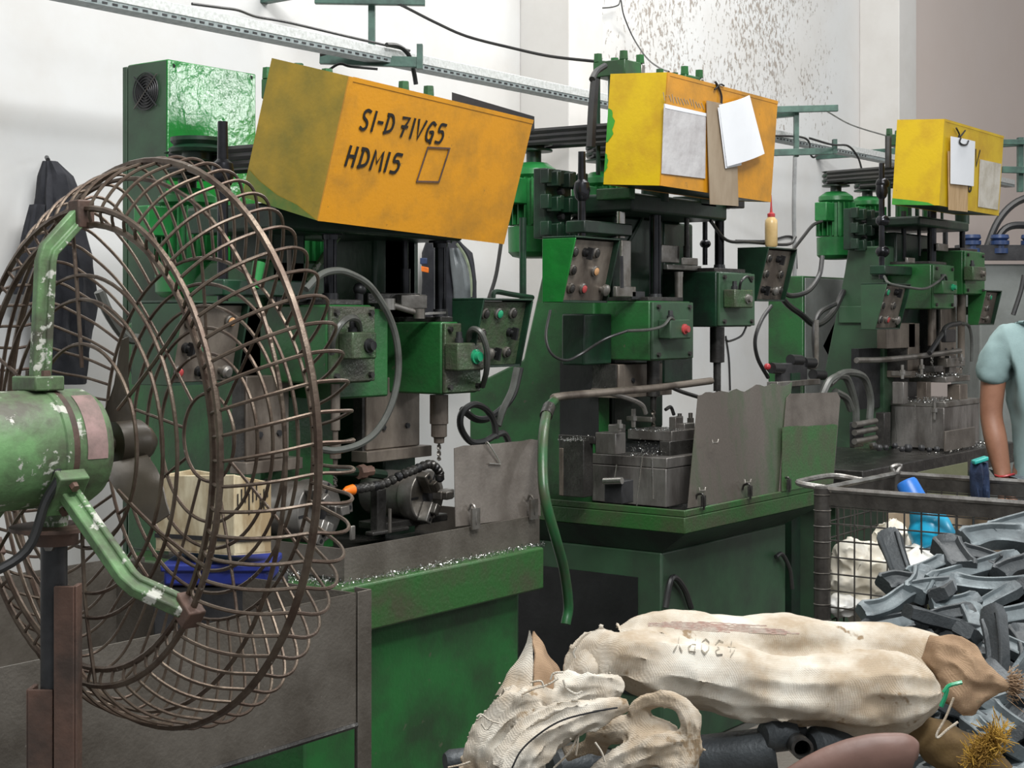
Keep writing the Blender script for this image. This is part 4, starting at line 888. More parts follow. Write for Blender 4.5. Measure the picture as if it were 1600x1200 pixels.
part('mount_flange', G().lathe(V((pb.x, pb.y, pb.z-.121)), UP, [(0, .03), (.018, .03), (.0185, .055), (.023, .055)], 20), M['rust'], fan)
part('post', G().cyl((pb.x, pb.y, .55), (pb.x, pb.y, pb.z-.12), .0165, n=20), M['iron'], fan)
q = V((pb.x, pb.y, 0))+RIGHT*.016-AWAY*.012
def angle_iron(c, z0, z1, w, sgn): 
    g = G(); g.obox(c+UP*(z0+z1)/2, RIGHT, AWAY, UP, w, .003, (z1-z0)/2); g.obox(c+RIGHT*sgn*w+AWAY*w+UP*(z0+z1)/2, RIGHT, AWAY, UP, .003, w, (z1-z0)/2); return part('angle_post', g, M['rust'], fan, .001)
angle_iron(q+RIGHT*.004-AWAY*.012, 0, 1.115, .0125, 1); angle_iron(q-RIGHT*.027-AWAY*.006, 0, .985, .0155, -1)
part('bolt', G().bolt(V((pb.x, pb.y, 1.165))-AWAY*.016, -AWAY, .008, .008), M['steel'], fan)
part('base_plate', G().obox(V((pb.x, pb.y, .01)), RIGHT, AWAY, UP, .25, .25, .01), M['rust'], fan)
part('motor_cable', G().tube([FP(.074, -.075, radians(-18)), FP(.083, -.077, radians(-22)), FP(.09, -.09, radians(-40)), FP(.13, -.11, radians(-62)), FP(.15, -.16, radians(-72)), FP(.16, -.22, radians(-85))], .006, 8), M['rubber'], fan)

# ------------------------------------------------------------------ cabinets, cable tray, wires
ca = thing('electrical_cabinet', 'glossy green electrical cabinet with a round fan grille, by the wall at left', 'cabinet', (3.1, 3.55, 0))
x0, x1, y1 = fx(262, 3.45), fx(400, 3.45), fy(200, fx(262, 3.45)); zt = fz(92, x0, 3.45)
part('cabinet_body', G().box(x0, x1, 3.45, y1, .0, zt), M['green_clean'], ca, .004)
part('cabinet_door', G().box(x0-.001, x1, y1+.004, y1+.024, .0, zt-.005), M['green_dull'], ca, .002)
part('side_panel', G().box(x0-.003, x0-.0005, 3.455, y1-.004, .0, zt-.004), M['green_dull'], ca)
gc = Xp(229, 143, x0-.004); gr = part('fan_grille', G().lathe(gc, NU, [(0, .052), (.001, .052)], 28), M['black'], ca)
for i in range(6): part('grille_ring', G().tube([gc+V((-.004, cos(2*pi*k/28)*(.012+.0085*i), sin(2*pi*k/28)*(.012+.0085*i))) for k in range(28)], .0018, 5, 1, closed=True), M['iron'], gr)
for a in (.75, -.75): part('grille_bar', G().tube([gc+V((-.005, cos(a+pi*s)*.068, sin(a+pi*s)*.068)) for s in (0, 1)], .0022, 5, 1), M['steel' if a < 0 else 'iron'], gr)
for px, py in ((271, 103), (392, 121)): part('hole', G().cyl(Yp(px, py, 3.4495), Yp(px, py, 3.449), .006, n=10), M['black'], ca)
cb3 = thing('electrical_cabinet', 'low green cabinet standing between the middle and the far machine', 'cabinet', (5.9, 3.5, 0))
x0, x1 = fx(1255, 3.42), fx(1320, 3.42); zt = fz(431, x0, 3.42)
part('cabinet_body', G().box(x0, x1, 3.42, fy(1200, x0), 0, zt), M['green'], cb3, .006)
part('cabinet_door', G().box(x0+.01, x1-.01, 3.412, 3.419, .2, zt-.01), M['cabinet_grey'], cb3, .002)
vb = thing('hydraulic_valve', 'black hydraulic valve block with a red knob behind the tall brown guard', 'valve', Yp(1235, 600, 2.85))
part('valve_body', pbox(G(), 1210, 1222, 1262, 568, 598, 2.85), M['iron'], vb, .005)
for px, py in ((1205, 575), (1270, 585), (1235, 562), (1255, 566)): part('valve_coil', G().cyl(Yp(px, py, 2.86), Yp(px+16, py+1, 2.86), .022, n=12), M['black'], vb)
part('valve_knob', G().ball(Yp(1199, 573, 2.86), .014, 10), M['red'], vb)
part('valve_stand', G().obox(V((Yp(1235, 600, 2.87).x, 2.87, .62)), (1, 0, 0), (0, 1, 0), UP, .04, .025, .6), M['green_dark'], vb)
part('valve_tray', pbox(G(), 1198, 1215, 1282, 597, 606, 2.83), M['steel'], vb, .002)
hose(vb, 'hose', [Yp(px, py, 2.9) for px, py in ((1200, 590), (1184, 560), (1180, 530), (1190, 500), (1205, 478))], .008, 'rubber')
hose(vb, 'pipe', [Yp(px, py, 2.9) for px, py in ((1258, 572), (1274, 572), (1276, 540), (1276, 500))], .01, 'steel')

ct = thing('cable_tray', 'long white galvanised cable tray running along the wall above the machines', 'cable tray', (6.5, 3.9, 2.4))
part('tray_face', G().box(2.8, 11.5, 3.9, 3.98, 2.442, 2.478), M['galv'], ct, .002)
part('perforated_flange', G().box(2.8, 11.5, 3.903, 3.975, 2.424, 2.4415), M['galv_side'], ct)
g = G()
for i in range(150): x = 2.83+i*.04; g.box(x, x+.02, 3.9015, 3.9028, 2.429, 2.436)
part('slot', g, M['iron'], ct, stuff=True, smooth=0)
hose(ct, 'tray_cable', [Yp(px, py, 3.92) for px, py in ((300, 6), (345, 12), (372, 16), (400, 26), (440, 33), (480, 42), (560, 61), (640, 79))], .005, 'rubber')
hose(ct, 'tray_cable', [Yp(px, py, 3.88) for px, py in ((604, 70), (622, 72), (638, 85), (646, 110), (650, 132))], .009, 'rubber')
def arm_post(label, Z, post, arms, upr):
    s = thing('tray_support', label, 'bracket', D(post[0], post[2], Z))
    g = G(); part('post', G().obox((D(post[0], post[1], Z)+D(post[0], post[2], Z))/2, RIGHT, AWAY, UP, post[3]*Z/F, .02, (post[2]-post[1])/2*Z/F), M['arm_green'], s)
    for xa, ya, xb, yb, hh in arms:
        p, q = D(xa, ya, Z-.05), D(xb, yb, Z-.05); dv = (q-p).normalized(); part('cross_arm', G().obox((p+q)/2, dv, AWAY, dv.cross(AWAY), (q-p).length/2, .015, hh*Z/F), M['arm_green'], s, .002)
    for px, y0_, y1_ in upr: part('end_lug', G().obox((D(px, y0_, Z-.05)+D(px, y1_, Z-.05))/2, RIGHT, AWAY, UP, .011, .02, (y1_-y0_)/2*Z/F), M['arm_green'], s)
    b = D(post[0], max(post[1], -40)+8, Z); part('wall_strut', G().box(b.x-.02, b.x+.02, b.y, WY, b.z-.02, b.z+.02), M['arm_green'], s)
    return s
sA = arm_post('grey-green hanging post with two arms carrying the tray above the tilted orange cover', 5.95, (581, -60, 95, 5), [(492, 1, 664, 4, 5), (500, 92, 655, 98, 8)], [(656, 70, 108)])
hose(sA, 'loose_cable', [D(px, py, 5.8) for px, py in ((500, 86), (520, 82), (545, 87), (575, 88))], .006, 'rubber')
hose(sA, 'loose_cable', [D(px, py, 5.8) for px, py in ((510, 112), (530, 100), (548, 104), (590, 108))], .005, 'rubber')
sB = arm_post('grey-green post with two arms carrying the tray right of the middle machine', 8.45, (1244, 168, 245, 3.5), [(1195, 172, 1309, 169, 5), (1195, 239, 1302, 236, 5)], [(1304, 218, 240)])
sC = arm_post('small grey-green tray arm at the right edge beyond the far yellow cover', 9.6, (1594, 215, 300, 4), [(1560, 222, 1640, 222, 4), (1566, 265, 1640, 267, 5)], [])
def cable(label, pts, r=.005, mt='rubber', name='cable', grp=None): return solo(name, label, 'cable', G().tube(pts, r, 6, 6), M[mt], group=grp)
cable('thin black cable sagging from the hanging post across the pillar', [D(px, py, 5.92-.0012*(px-600)) for px, py in ((596, 0), (620, 5), (680, 35), (730, 57), (800, 75), (860, 88), (930, 96), (958, 99))], .006)
cable('thin wire hanging in a coil high on the wall above the yellow-sided cover', [Yp(px, py, 4.54) for px, py in ((918, -10), (930, 10), (950, 12), (966, 8), (970, 0), (975, 25), (990, 60))]+[Yp(1010, 90, 4.2), Yp(1030, 106, 3.6), Yp(1045, 112, 3.0)], .004)
cable('thin wire from the right-hand tray arm to the far machine', [D(1292, 174, 8.4), D(1330, 195, 8.1), D(1388, 213, 7.6), D(1402, 216, 7.46)], .004, 'hose_grey')
cable('grey conduit running down the wall behind the oil bottle', [Yp(px, py, 4.587) for px, py in ((1243, 238), (1241, 320), (1242, 420), (1240, 520))], .013, 'conduit', 'conduit')
cable('thin black cable looped over the tray, right of the middle machine', [Yp(px, py, 3.88) for px, py in ((1205, 212), (1250, 214), (1264, 222), (1266, 240), (1272, 246), (1280, 238))], .006)
cable('black cable bending down from the tray to the far motor', [Yp(px, py, 3.6) for px, py in ((1265, 216), (1300, 226), (1325, 228), (1340, 245), (1347, 266))], .006)
cable('black cable looping from the valve cabinet up to the far motor', [Yp(px, py, 3.2) for px, py in ((1238, 392), (1255, 370), (1270, 352), (1284, 346))], .008)
cable('black cable hanging down the wall beside the oil bottle', [Yp(px, py, 4.592) for px, py in ((1150, 376), (1200, 376), (1232, 369), (1242, 380), (1245, 420))], .007)
cable('thin cable hanging on the white wall below the right head', [Yp(px, py, 4.593) for px, py in ((1134, 525), (1139, 560), (1141, 610))], .006)
for lab, pts in (('thick black hose arching highest at the right edge', ((1640, 300), (1590, 315), (1560, 345), (1540, 392))), ('thick black hose arching second at the right edge', ((1640, 360), (1600, 352), (1570, 358), (1548, 392)))):
    solo('hose', lab, 'hose', G().tube([D(px, py, 9.2) for px, py in pts], .022, 8), M['rubber'])
solo('hose', 'thin dark hose slanting down behind the man’s shoulder'.replace('’', "'"), 'hose', G().tube([D(px, py, 8.6) for px, py in ((1600, 430), (1595, 455), (1583, 492))], .014, 8), M['rubber'])
# far grey power pack
pk = thing('power_pack', 'grey machine housing with dark blue caps beyond the far machine', 'machine', D(1590, 800, 9.3))
part('housing', G().obox(D(1640, 640, 9.4), RIGHT, AWAY, UP, .52, .3, .88), M['cabinet_grey'], pk, .01)
part('rail', G().obox(D(1600, 395, 9.05), RIGHT, AWAY, UP, .4, .03, .045), M['iron'], pk)
for px in (1518, 1562, 1610): part('cap', G().lathe(D(px, 396, 9.05), UP, [(0, .05), (.03, .05), (.031, .035), (.05, .035), (.051, .055), (.075, .055), (.076, .04), (.09, .055), (.11, .05)], 16), M['blue_cap'], pk)
# oil bottle on the right control box of the middle machine
ob = thing('oil_bottle', 'yellowed plastic oil bottle with red cap and spout, on the dark control box', 'bottle', Yp(1205, 386, 2.72))
p = Yp(1205, 386, 2.72); k = pxm(p.x, p.y)
part('bottle_body', G().lathe(p, UP, [(0, 8*k), (3*k, 10*k), (36*k, 10*k), (42*k, 9.5*k), (46*k, 6*k), (48*k, 5*k)], 20), M['oil'], ob)
part('cap', G().lathe(p+UP*47*k, UP, [(0, 6*k), (5*k, 6*k), (7*k, 3*k)], 14), M['red'], ob)
part('spout', G().lathe(p+UP*53*k, UP, [(0, 2.5*k), (10*k, 1.6*k), (28*k, .7*k)], 8), M['red'], ob)
# papers on the covers
def Q2(px, py, o=.004): x = fx(px, 2.5); return V((x, 2.5-o-.0, fz(py, x, 2.5)))
def onbox(P, L, h, px, py, off):      # point on the tilted front of a cover under pixel px, py
    lo, e1, e2, nn = P(0, 0, 0), P(1, 0, 0)-P(0, 0, 0), P(0, 0, 1)-P(0, 0, 0), P(0, 1, 0)-P(0, 0, 0)
    o = V((0, 0, H)); d = (D(px, py, 5)-o).normalized(); t = ((lo-o).dot(nn))/d.dot(nn); return o+d*t-nn.normalized()*off
b2 = lambda px, py, off: onbox(P2, 0, 0, px, py, off)
b3 = lambda px, py, off: onbox(P3, 0, 0, px, py, off)
ps = solo('document_sleeve', 'crumpled clear plastic sleeve stuck on the cover with the yellow side', 'sleeve', sheet([b2(1032, 271, .003), b2(1100, 279, .003), b2(1101, 178, .003), b2(1036, 162, .003)], .002, -d2, 8), M['clear'])
part('sleeve_zip', sheet([b2(1037, 169, .0052), b2(1101, 182, .0052), b2(1101, 177, .0052), b2(1036, 162, .0052)], .001, -d2, 4), M['paper'], ps)
g = G()
for i in range(14): a = b2(1036+i*4.6, 144+i*1.1+random.random()*5, .0006); g.ribbon([a, b2(1036+i*4.6+2+3*random.random(), 158+i*1.1-random.random()*4, .0006)], .004, .0006, -d2)
part('glue_trace', g, M['card'], ps, stuff=True, smooth=0)
solo('cardboard_strip', 'long stained cardboard strip hanging down the front of the middle cover', 'cardboard', sheet([b2(1103, 319, .014), b2(1147, 322, .014), b2(1144, 166, .012), b2(1100, 157, .008)], .003, -d2, 6), M['card'])
ws = solo('paper_sheets', 'folded white sheets hung askew on the cardboard strip of the middle cover', 'paper', sheet([b2(1126, 260, .024), b2(1182, 240, .03), b2(1160, 149, .026), b2(1114, 164, .022)], .0015, -d2, 8, bend=.012), M['paper'])
part('under_sheet', sheet([b2(1125, 263, .02), b2(1150, 258, .02), b2(1150, 170, .02), b2(1113, 168, .02)], .001, -d2, 6), M['paper'], ws)
solo('wire_hanger', 'black wire hanger looped over the middle cover above the sheets', 'hook', G().tube([b2(1122, 166, .012), b2(1124, 150, .008), b2(1120, 136, .006), b2(1116, 128, .004)], .004, 6).tube([b2(1113, 140, .008), b2(1122, 132, .008), b2(1128, 134, .008)], .003, 6), M['black'])
sh = solo('paper_sheets', 'white sheets clipped on the yellow cover of the far machine', 'paper', sheet([b3(1478, 287, .02), b3(1514, 291, .02), b3(1517, 221, .018), b3(1479, 213, .018)], .002, -d3, 6, bend=.006), M['paper'])
part('binder_clip', G().tube([b3(1491, 216, .03), b3(1489, 222, .03), b3(1493, 226, .03), b3(1500, 226, .03), b3(1503, 220, .03)], .004, 6, 3), M['black'], sh)
solo('wire_hanger', 'black wire hanger over the far yellow cover', 'hook', G().tube([b3(1493, 216, .012), b3(1495, 210, .012), b3(1490, 200, .012)], .004, 5, 2).tube([b3(1496, 214, .012), b3(1504, 204, .012)], .004, 5, 1), M['black'])
solo('backing_board', 'tan board hanging behind the white sheets on the far yellow cover', 'board', sheet([b3(1479, 328, .008), b3(1508, 331, .008), b3(1509, 240, .008), b3(1478, 236, .008)], .004, -d3, 2), M['wood_card'])
solo('document_sleeve', 'dirty plastic sleeve near the right end of the far yellow cover', 'sleeve', sheet([b3(1527, 323, .003), b3(1558, 328, .003), b3(1563, 256, .003), b3(1530, 249, .003)], .002, -d3, 6), M['sleeve_dirty'])
# black jacket and bag on the wall
def cloth_loft(rows, amp, seed, n=28, sub=5, fold=7):
    R = []
    for i in range(len(rows)-1):
        for j in range(sub):
            t = j/sub; a = [rows[i][k]*(1-t)+rows[i+1][k]*t for k in range(5)]; R.append(a)
    R.append(list(rows[-1])); g = G(); out = []
    for px, py, hw, dz, Z in R:
        k = Z/F; c = D(px, py, Z); ring_ = []
        for q in range(n):
            a = 2*pi*q/n; w = 1+amp*noise.noise(V((cos(a)*fold*.4, sin(a)*fold*.4, py*.012+seed)))
            ring_.append(c+RIGHT*cos(a)*hw*k*w+AWAY*sin(a)*dz*w*(1+.6*noise.noise(V((cos(a)*3, py*.02, seed+9)))))
        out.append(ring_)
    return g.rings(out)
jk = thing('jacket', 'black jacket hanging on the white wall behind the fan', 'jacket', D(80, 560, 5.3))
part('jacket_body', cloth_loft([(78, 252, 10, .02, 5.34), (85, 275, 24, .04, 5.33), (90, 330, 36, .06, 5.32), (92, 400, 48, .07, 5.3), (95, 480, 46, .08, 5.3), (95, 560, 44, .08, 5.3), (95, 600, 40, .07, 5.3)], .35, 2.2), M['cloth_black'], jk)
part('sleeve', cloth_loft([(60, 320, 12, .03, 5.26), (48, 400, 18, .045, 5.24), (42, 460, 18, .045, 5.24)], .3, 5.1, 18), M['cloth_black'], jk)
part('wall_hook', G().cyl(D(75, 250, 5.33), D(73, 246, 5.42), .008, n=8), M['iron'], jk)
bgk = thing('backpack', 'dark backpack with grey panel and orange and blue patches, hung behind the nearest machine', 'bag', D(700, 480, 7.0))
part('bag_body', cloth_loft([(690, 372, 22, .05, 7.0), (698, 395, 38, .08, 7.0), (702, 440, 42, .1, 7.0), (700, 480, 44, .09, 7.0), (700, 560, 42, .09, 7.0)], .12, 1.1), M['cloth_black'], bgk)
part('grey_panel', cloth_loft([(712, 388, 10, .03, 6.9), (720, 415, 16, .04, 6.88), (724, 450, 16, .04, 6.88), (722, 476, 13, .04, 6.9)], .05, 3.1, 18), M['bag_grey'], bgk)
part('piping', G().tube([D(px, py, 6.8) for px, py in ((714, 380), (728, 402), (736, 430), (738, 465))], .008, 6), M['net'], bgk)
part('orange_patch', G().obox(D(664, 421, 6.82), (RIGHT*.9-UP*.2).normalized(), AWAY, UP, .017, .006, .012), M['orange_plastic'], bgk, .003)
part('blue_patch', G().obox(D(662, 408, 6.82), RIGHT, AWAY, UP, .016, .006, .014), M['blue_cap'], bgk, .003)
part('strap', G().tube([D(px, py, 6.8) for px, py in ((712, 372), (732, 400), (740, 440), (738, 470))], .009, 6), M['cloth_black'], bgk)
# ------------------------------------------------------------------ swarf
def swarf(name, label, pts, n, s=.0035):
    g = G()
    for i in range(n):
        a, b, sp, h = random.choice(pts); t = random.random(); p = V(a).lerp(V(b), t)+V((random.gauss(0, sp), random.gauss(0, sp), abs(random.gauss(0, h))))
        d = [V((random.gauss(0, 1), random.gauss(0, 1), random.gauss(0, 1))).normalized()*s*(.5+random.random()) for _ in range(3)]
        g.add([p, p+d[0], p+d[0]+d[1]*.6, p+d[1]], [(0, 1, 2, 3)])
    o = solo(name, label, 'swarf', g, M['swarf'], smooth=0); o['kind'] = 'stuff'; return o
X0 = fx(538, 2.49)
swarf('swarf', 'bright metal swarf lying along the ledge of the nearest machine table', [((X0, 2.495, .817), (fx(850, 2.49), 2.495, .817), .008, .004), ((X0-.015, 2.5, .817), (X0-.015, 3.0, .817), .008, .01), ((2.42, 2.72, .8), (2.62, 2.66, .82), .03, .012)], 3400)
swarf('swarf', 'curled metal swarf on the fixture and table of the middle machine', [((4.35, 2.66, .8), (4.3, 2.95, .8), .03, .006), (tuple(Yp(985, 712, 2.72)), tuple(Yp(1035, 712, 2.68)), .02, .02), (tuple(Yp(1000, 673, 2.7)), tuple(Yp(1060, 673, 2.66)), .02, .004), (tuple(Yp(880, 689, 2.85)), tuple(Yp(925, 686, 2.84)), .01, .004)], 1500)
swarf('swarf', 'wet metal swarf on the fixture and table of the far machine', [((6.6, 2.62, fz(712, 6.6, 2.56)), (7.5, 2.62, fz(712, 6.6, 2.56)), .03, .008), (tuple(Yp(1425, 628, 2.75)), tuple(Yp(1480, 628, 2.68)), .03, .01), (tuple(Yp(1430, 589, 2.75)), tuple(Yp(1500, 588, 2.7)), .02, .01)], 1300, .005)
g = G(); c = Yp(1352, 703, 2.58)
for i in range(420):
    a = random.random()*6.28; e = random.random()*1.5; d = V((cos(a)*cos(e), sin(a)*cos(e), sin(e))); p = c+d*.03; q = p+V((random.gauss(0, .6), random.gauss(0, .6), random.gauss(0, .5))).normalized()*.05
    g.add([p, p+V((.002, .001, 0)), q], [(0, 1, 2)])
mo = solo('fibre_tuft', 'olive tuft of fibre waste on the edge of the far machine table', 'waste', g, M['moss'], smooth=0); mo['kind'] = 'stuff'

# ------------------------------------------------------------------ wire cage with its contents
gx0, gx1, gy0, gy1, gz0, gz1 = 4.079, 4.61, .9, 1.941, .5, .95
cg = thing('wire_cage', 'dark steel wire mesh cage trolley holding bags, at the right', 'cage', ((gx0+gx1)/2, (gy0+gy1)/2, 0))
for x in (gx0, gx1):
    for y in (gy0, gy1):
        p = part('corner_post', G().cyl((x, y, .05), (x, y, gz1+.006), .024 if x == gx0 else .018, n=14), M['cage'], cg)
        part('post_cap', G().cyl((x, y, gz1+.006), (x, y, gz1+.012), .02, n=14), M['cage_top'], p)
        if x == gx0 and y == gy1:
            for k in range(10): part('weld', G().lathe((x, y, gz0+.03+k*.045), UP, [(0, .0225), (.003, .0265), (.006, .0225)], 14), M['steel'], p)
for a, b in (((gx0, gy0), (gx0, gy1)), ((gx1, gy0), (gx1, gy1)), ((gx0, gy1), (gx1, gy1)), ((gx0, gy0), (gx1, gy0))):
    p, q = V((*a, gz1-.02)), V((*b, gz1-.02)); dv = (q-p).normalized(); sd = dv.cross(UP)
    r = part('rim_angle', G().obox((p+q)/2, dv, sd, UP, (q-p).length/2, .003, .022), M['cage'], cg)
    part('rim_flange', G().tube([p+UP*.024+dv*(i/24)*(q-p).length+sd*(.003*noise.noise(V((i*.7, a[0], a[1])))) for i in range(25)], .009, 6, 1), M['cage_top'], r)
    g = G()
    L = (q-p).length; n = int(L/.05)
    for i in range(1, n+1): w = p+dv*(L*i/(n+1)); g.cyl(V((w.x, w.y, gz0)), V((w.x, w.y, gz1-.03)), .0026, n=5)
    for k in range(9): z = gz0+.02+k*.048; g.cyl(V((a[0], a[1], z)), V((b[0], b[1], z)), .0026, n=5)
    part('wire_mesh', g, M['cage'], cg, stuff=True)
part('floor_plate', G().box(gx0, gx1, gy0, gy1, gz0-.01, gz0), M['cage'], cg)
part('lift_handle', G().tube([V((gx0+.06, gy1+.02, gz1)), V((gx0+.04, gy1+.09, gz1+.01)), V((gx0+.1, gy1+.11, gz1+.012)), V((gx0+.28, gy1+.1, gz1+.012)), V((gx0+.32, gy1+.02, gz1))], .009, 8), M['cage_top'], cg)
part('corner_lug', G().tube([V((gx1, gy1, gz1)), V((gx1-.01, gy1+.01, gz1+.025)), V((gx1+.012, gy1-.01, gz1+.03)), V((gx1, gy1, gz1+.005))], .007, 6), M['cage_top'], cg)
BAGS = []
def lump(g, c, r, sc, amp, seed, fr=2.2, n=44, m=26):
    R = []
    for i in range(1, m):
        row = []
        for j in range(n):
            d = V((cos(2*pi*j/n)*sin(pi*i/m), sin(2*pi*j/n)*sin(pi*i/m), -cos(pi*i/m)))
            q = d*fr+V((seed, seed*1.7, 0)); w = 1+amp*(1-2*abs(noise.noise(q)))+amp*.5*(1-2*abs(noise.noise(q*2.3)))-amp*.6
            row.append(V(c)+V((d.x*sc[0], d.y*sc[1], d.z*sc[2]))*r*w)
        R.append(row)
    return g.rings(R)
solo('plastic_bag', 'crumpled cream plastic bag pressed against the corner of the wire cage', 'bag', lump(lump(lump(G(), D(1348, 910, 4.5), .1, (1, 1, 1.1), .3, 1.3, 1.5), D(1392, 862, 4.55), .065, (.9, .9, 1.4), .3, 4.3, 1.5), D(1330, 870, 4.48), .055, (1, 1, 1), .3, 6.3, 1.4), M['bag'])
solo('plastic_bag', 'clean white bag in the wire cage under the blue bottle', 'bag', lump(G(), D(1440, 893, 4.3), .09, (1.1, 1, .95), .2, 7.7, 1.4), M['bag_white'])
solo('plastic_bag', 'white bag scrap at the foot of the wire cage corner', 'bag', lump(G(), D(1318, 945, 4.45), .055, (1, 1, .7), .25, 3.1, 1.5), M['bag_white'])
for o in [o for o in C.objects if o.name.startswith('plastic_bag')]: BAGS.append(o)
solo('scrap_board', 'brown board behind the bags in the wire cage', 'board', G().obox(D(1480, 850, 4.75), (RIGHT+AWAY*.2).normalized(), (AWAY-RIGHT*.2).normalized(), UP, .2, .005, .1), M['card'])
bb = thing('plastic_bottle', 'sky blue plastic bottle with darker cap leaning in the wire cage', 'bottle', D(1462, 842, 4.3))
t0, t1 = D(1418, 757, 4.36), D(1458, 838, 4.3); ax = (t1-t0).normalized(); L = (t1-t0).length; k = 4.33/F
part('bottle_cap', G().lathe(t0-ax*.01, ax, [(0, 15*k), (4*k, 17*k), (34*k, 19*k), (36*k, 17*k)], 22), M['bottle_cap'], bb)
part('bottle_body', G().lathe(t0+ax*32*k, ax, [(0, 15*k), (10*k, 17*k), (26*k, 24*k), (36*k, 33*k), (44*k, 34*k), (66*k, 34*k), (72*k, 30*k)], 26), M['bottle_blue'], bb)
solo('scrap_sheet', 'olive metal sheet standing behind the far rim of the wire cage', 'sheet', G().prism([D(1434, 738, 5.02), D(1512, 722, 5.02), V((D(1512, 722, 5.02).x, D(1512, 722, 5.02).y, 0)), V((D(1434, 738, 5.02).x, D(1434, 738, 5.02).y, 0))], AWAY*.006), mat('olive_paint', (.13, .135, .075), (.1, .1, .06), .4, 8, .5))
dn = thing('rag', 'navy cloth rag draped over the far rim of the cage beside the man', 'rag', D(1532, 800, 4.72))
part('rag_cloth', cloth_loft([(1530, 722, 13, .025, 4.66), (1530, 738, 15, .04, 4.66), (1531, 765, 13, .04, 4.66), (1533, 795, 10, .03, 4.66)], .4, 6.2, 24, 5, 12), M['denim'], dn)
part('teal_tape', G().obox(D(1531, 719, 4.64), (RIGHT*.95+UP*.3).normalized(), AWAY, UP, .022, .02, .006), M['teal_plastic'], dn, .003)

# ------------------------------------------------------------------ the man at the right edge
po = D(1650, 495, 5.25); po.z = 0; FW = -AWAY
def PL(s, f, z): return po+RIGHT*s+FW*f+UP*z
man = thing('person', 'man in a grey-teal T-shirt and grey jeans standing at the right edge, arm hanging', 'person', po)
def skin(name, nodes, edges, mt, rootnode, sub=2):
    idx = {k: i for i, k in enumerate(nodes)}; me = bpy.data.meshes.new(name); bm = bmesh.new(); lay = bm.verts.layers.skin.verify()
    vs = []
    for k, (p, r) in nodes.items():
        v = bm.verts.new(p-WL[man]); r = r if isinstance(r, tuple) else (r, r); v[lay].radius = r; v[lay].use_root = (k == rootnode); vs.append(v)
    for a, b in edges: bm.edges.new((vs[idx[a]], vs[idx[b]]))
    bm.to_mesh(me); bm.free(); o = bpy.data.objects.new(name, me); C.objects.link(o); o.parent = man; WL[o] = WL[man]
    o.modifiers.new('skin', 'SKIN').use_smooth_shade = True
    s = o.modifiers.new('sub', 'SUBSURF'); s.levels = sub; s.render_levels = sub
    me.materials.append(M[mt]); return o
N = {'pel': (PL(0, 0, .93), (.12, .09)), 'bel': (PL(0, .01, 1.08), (.115, .085)), 'che': (PL(0, 0, 1.26), (.13, .095)), 'nb': (PL(0, -.01, 1.42), .062), 'nk': (PL(0, .01, 1.49), .055), 'jaw': (PL(0, .035, 1.55), (.062, .07)), 'hd': (PL(0, .02, 1.63), (.078, .092)), 'cr': (PL(0, .01, 1.70), (.06, .07))}
E = [('pel', 'bel'), ('bel', 'che'), ('che', 'nb'), ('nb', 'nk'), ('nk', 'jaw'), ('jaw', 'hd'), ('hd', 'cr')]
for s, t in ((-1, 'r'), (1, 'l')):
    N.update({'sh'+t: (PL(s*.175, 0, 1.365), .058), 'ua'+t: (PL(s*.212, -.005, 1.25), .047), 'el'+t: (PL(s*.222, -.005, 1.115), .04), 'fa'+t: (PL(s*.212, .02, 1.03), .042), 'wr'+t: (PL(s*.19, .045, .885), .026), 'pa'+t: (PL(s*.186, .055, .83), (.04, .018)),
              'hp'+t: (PL(s*.085, 0, .86), .095), 'kn'+t: (PL(s*.1, .02, .49), .06), 'ca'+t: (PL(s*.1, -.02, .33), .055), 'an'+t: (PL(s*.1, -.02, .09), .038), 'to'+t: (PL(s*.11, .13, .04), .035)})
    E += [('che', 'sh'+t), ('sh'+t, 'ua'+t), ('ua'+t, 'el'+t), ('el'+t, 'fa'+t), ('fa'+t, 'wr'+t), ('wr'+t, 'pa'+t), ('pel', 'hp'+t), ('hp'+t, 'kn'+t), ('kn'+t, 'ca'+t), ('ca'+t, 'an'+t), ('an'+t, 'to'+t)]
    for i, (df, L) in enumerate(((.03, .075), (.01, .085), (-.01, .08), (-.028, .065))):
        a = f'f{i}{t}'; N[a+'a'] = (PL(s*.184, .055+df, .79), .0095); N[a+'b'] = (PL(s*.176, .06+df, .79-L*.5), .009); N[a+'c'] = (PL(s*.16, .06+df, .79-L), .0075)
        E += [('pa'+t, a+'a'), (a+'a', a+'b'), (a+'b', a+'c')]
    N['th'+t] = (PL(s*.165, .095, .815), .011); N['tt'+t] = (PL(s*.155, .105, .775), .009); E += [('wr'+t, 'th'+t), ('th'+t, 'tt'+t)]
skin('body', N, E, 'skin', 'pel')
g = G()
for s in (-1, 1):
    part('eye', G().ball(PL(s*.032, .098, 1.625), .0125, 12), M['paper'], man); part('pupil', G().ball(PL(s*.032, .107, 1.625), .0055, 10), M['black'], man)
    part('ear', G().ball(PL(s*.082, .0, 1.61), .03, 12, (.5, .5, 1)), M['skin'], man)
    part('eyebrow', G().tube([PL(s*.015, .112, 1.648), PL(s*.035, .112, 1.655), PL(s*.055, .1, 1.648)], .004, 6), M['hair'], man)
part('nose', G().loft([(PL(0, .105, 1.63), .006, .008, RIGHT, FW), (PL(0, .122, 1.59), .014, .017, RIGHT, FW), (PL(0, .11, 1.578), .008, .014, RIGHT, FW)], 12), M['skin'], man)
part('mouth', G().tube([PL(-.022, .1, 1.548), PL(0, .108, 1.546), PL(.022, .1, 1.548)], .0045, 6), M['lens_red'], man)
g = G(); R = []
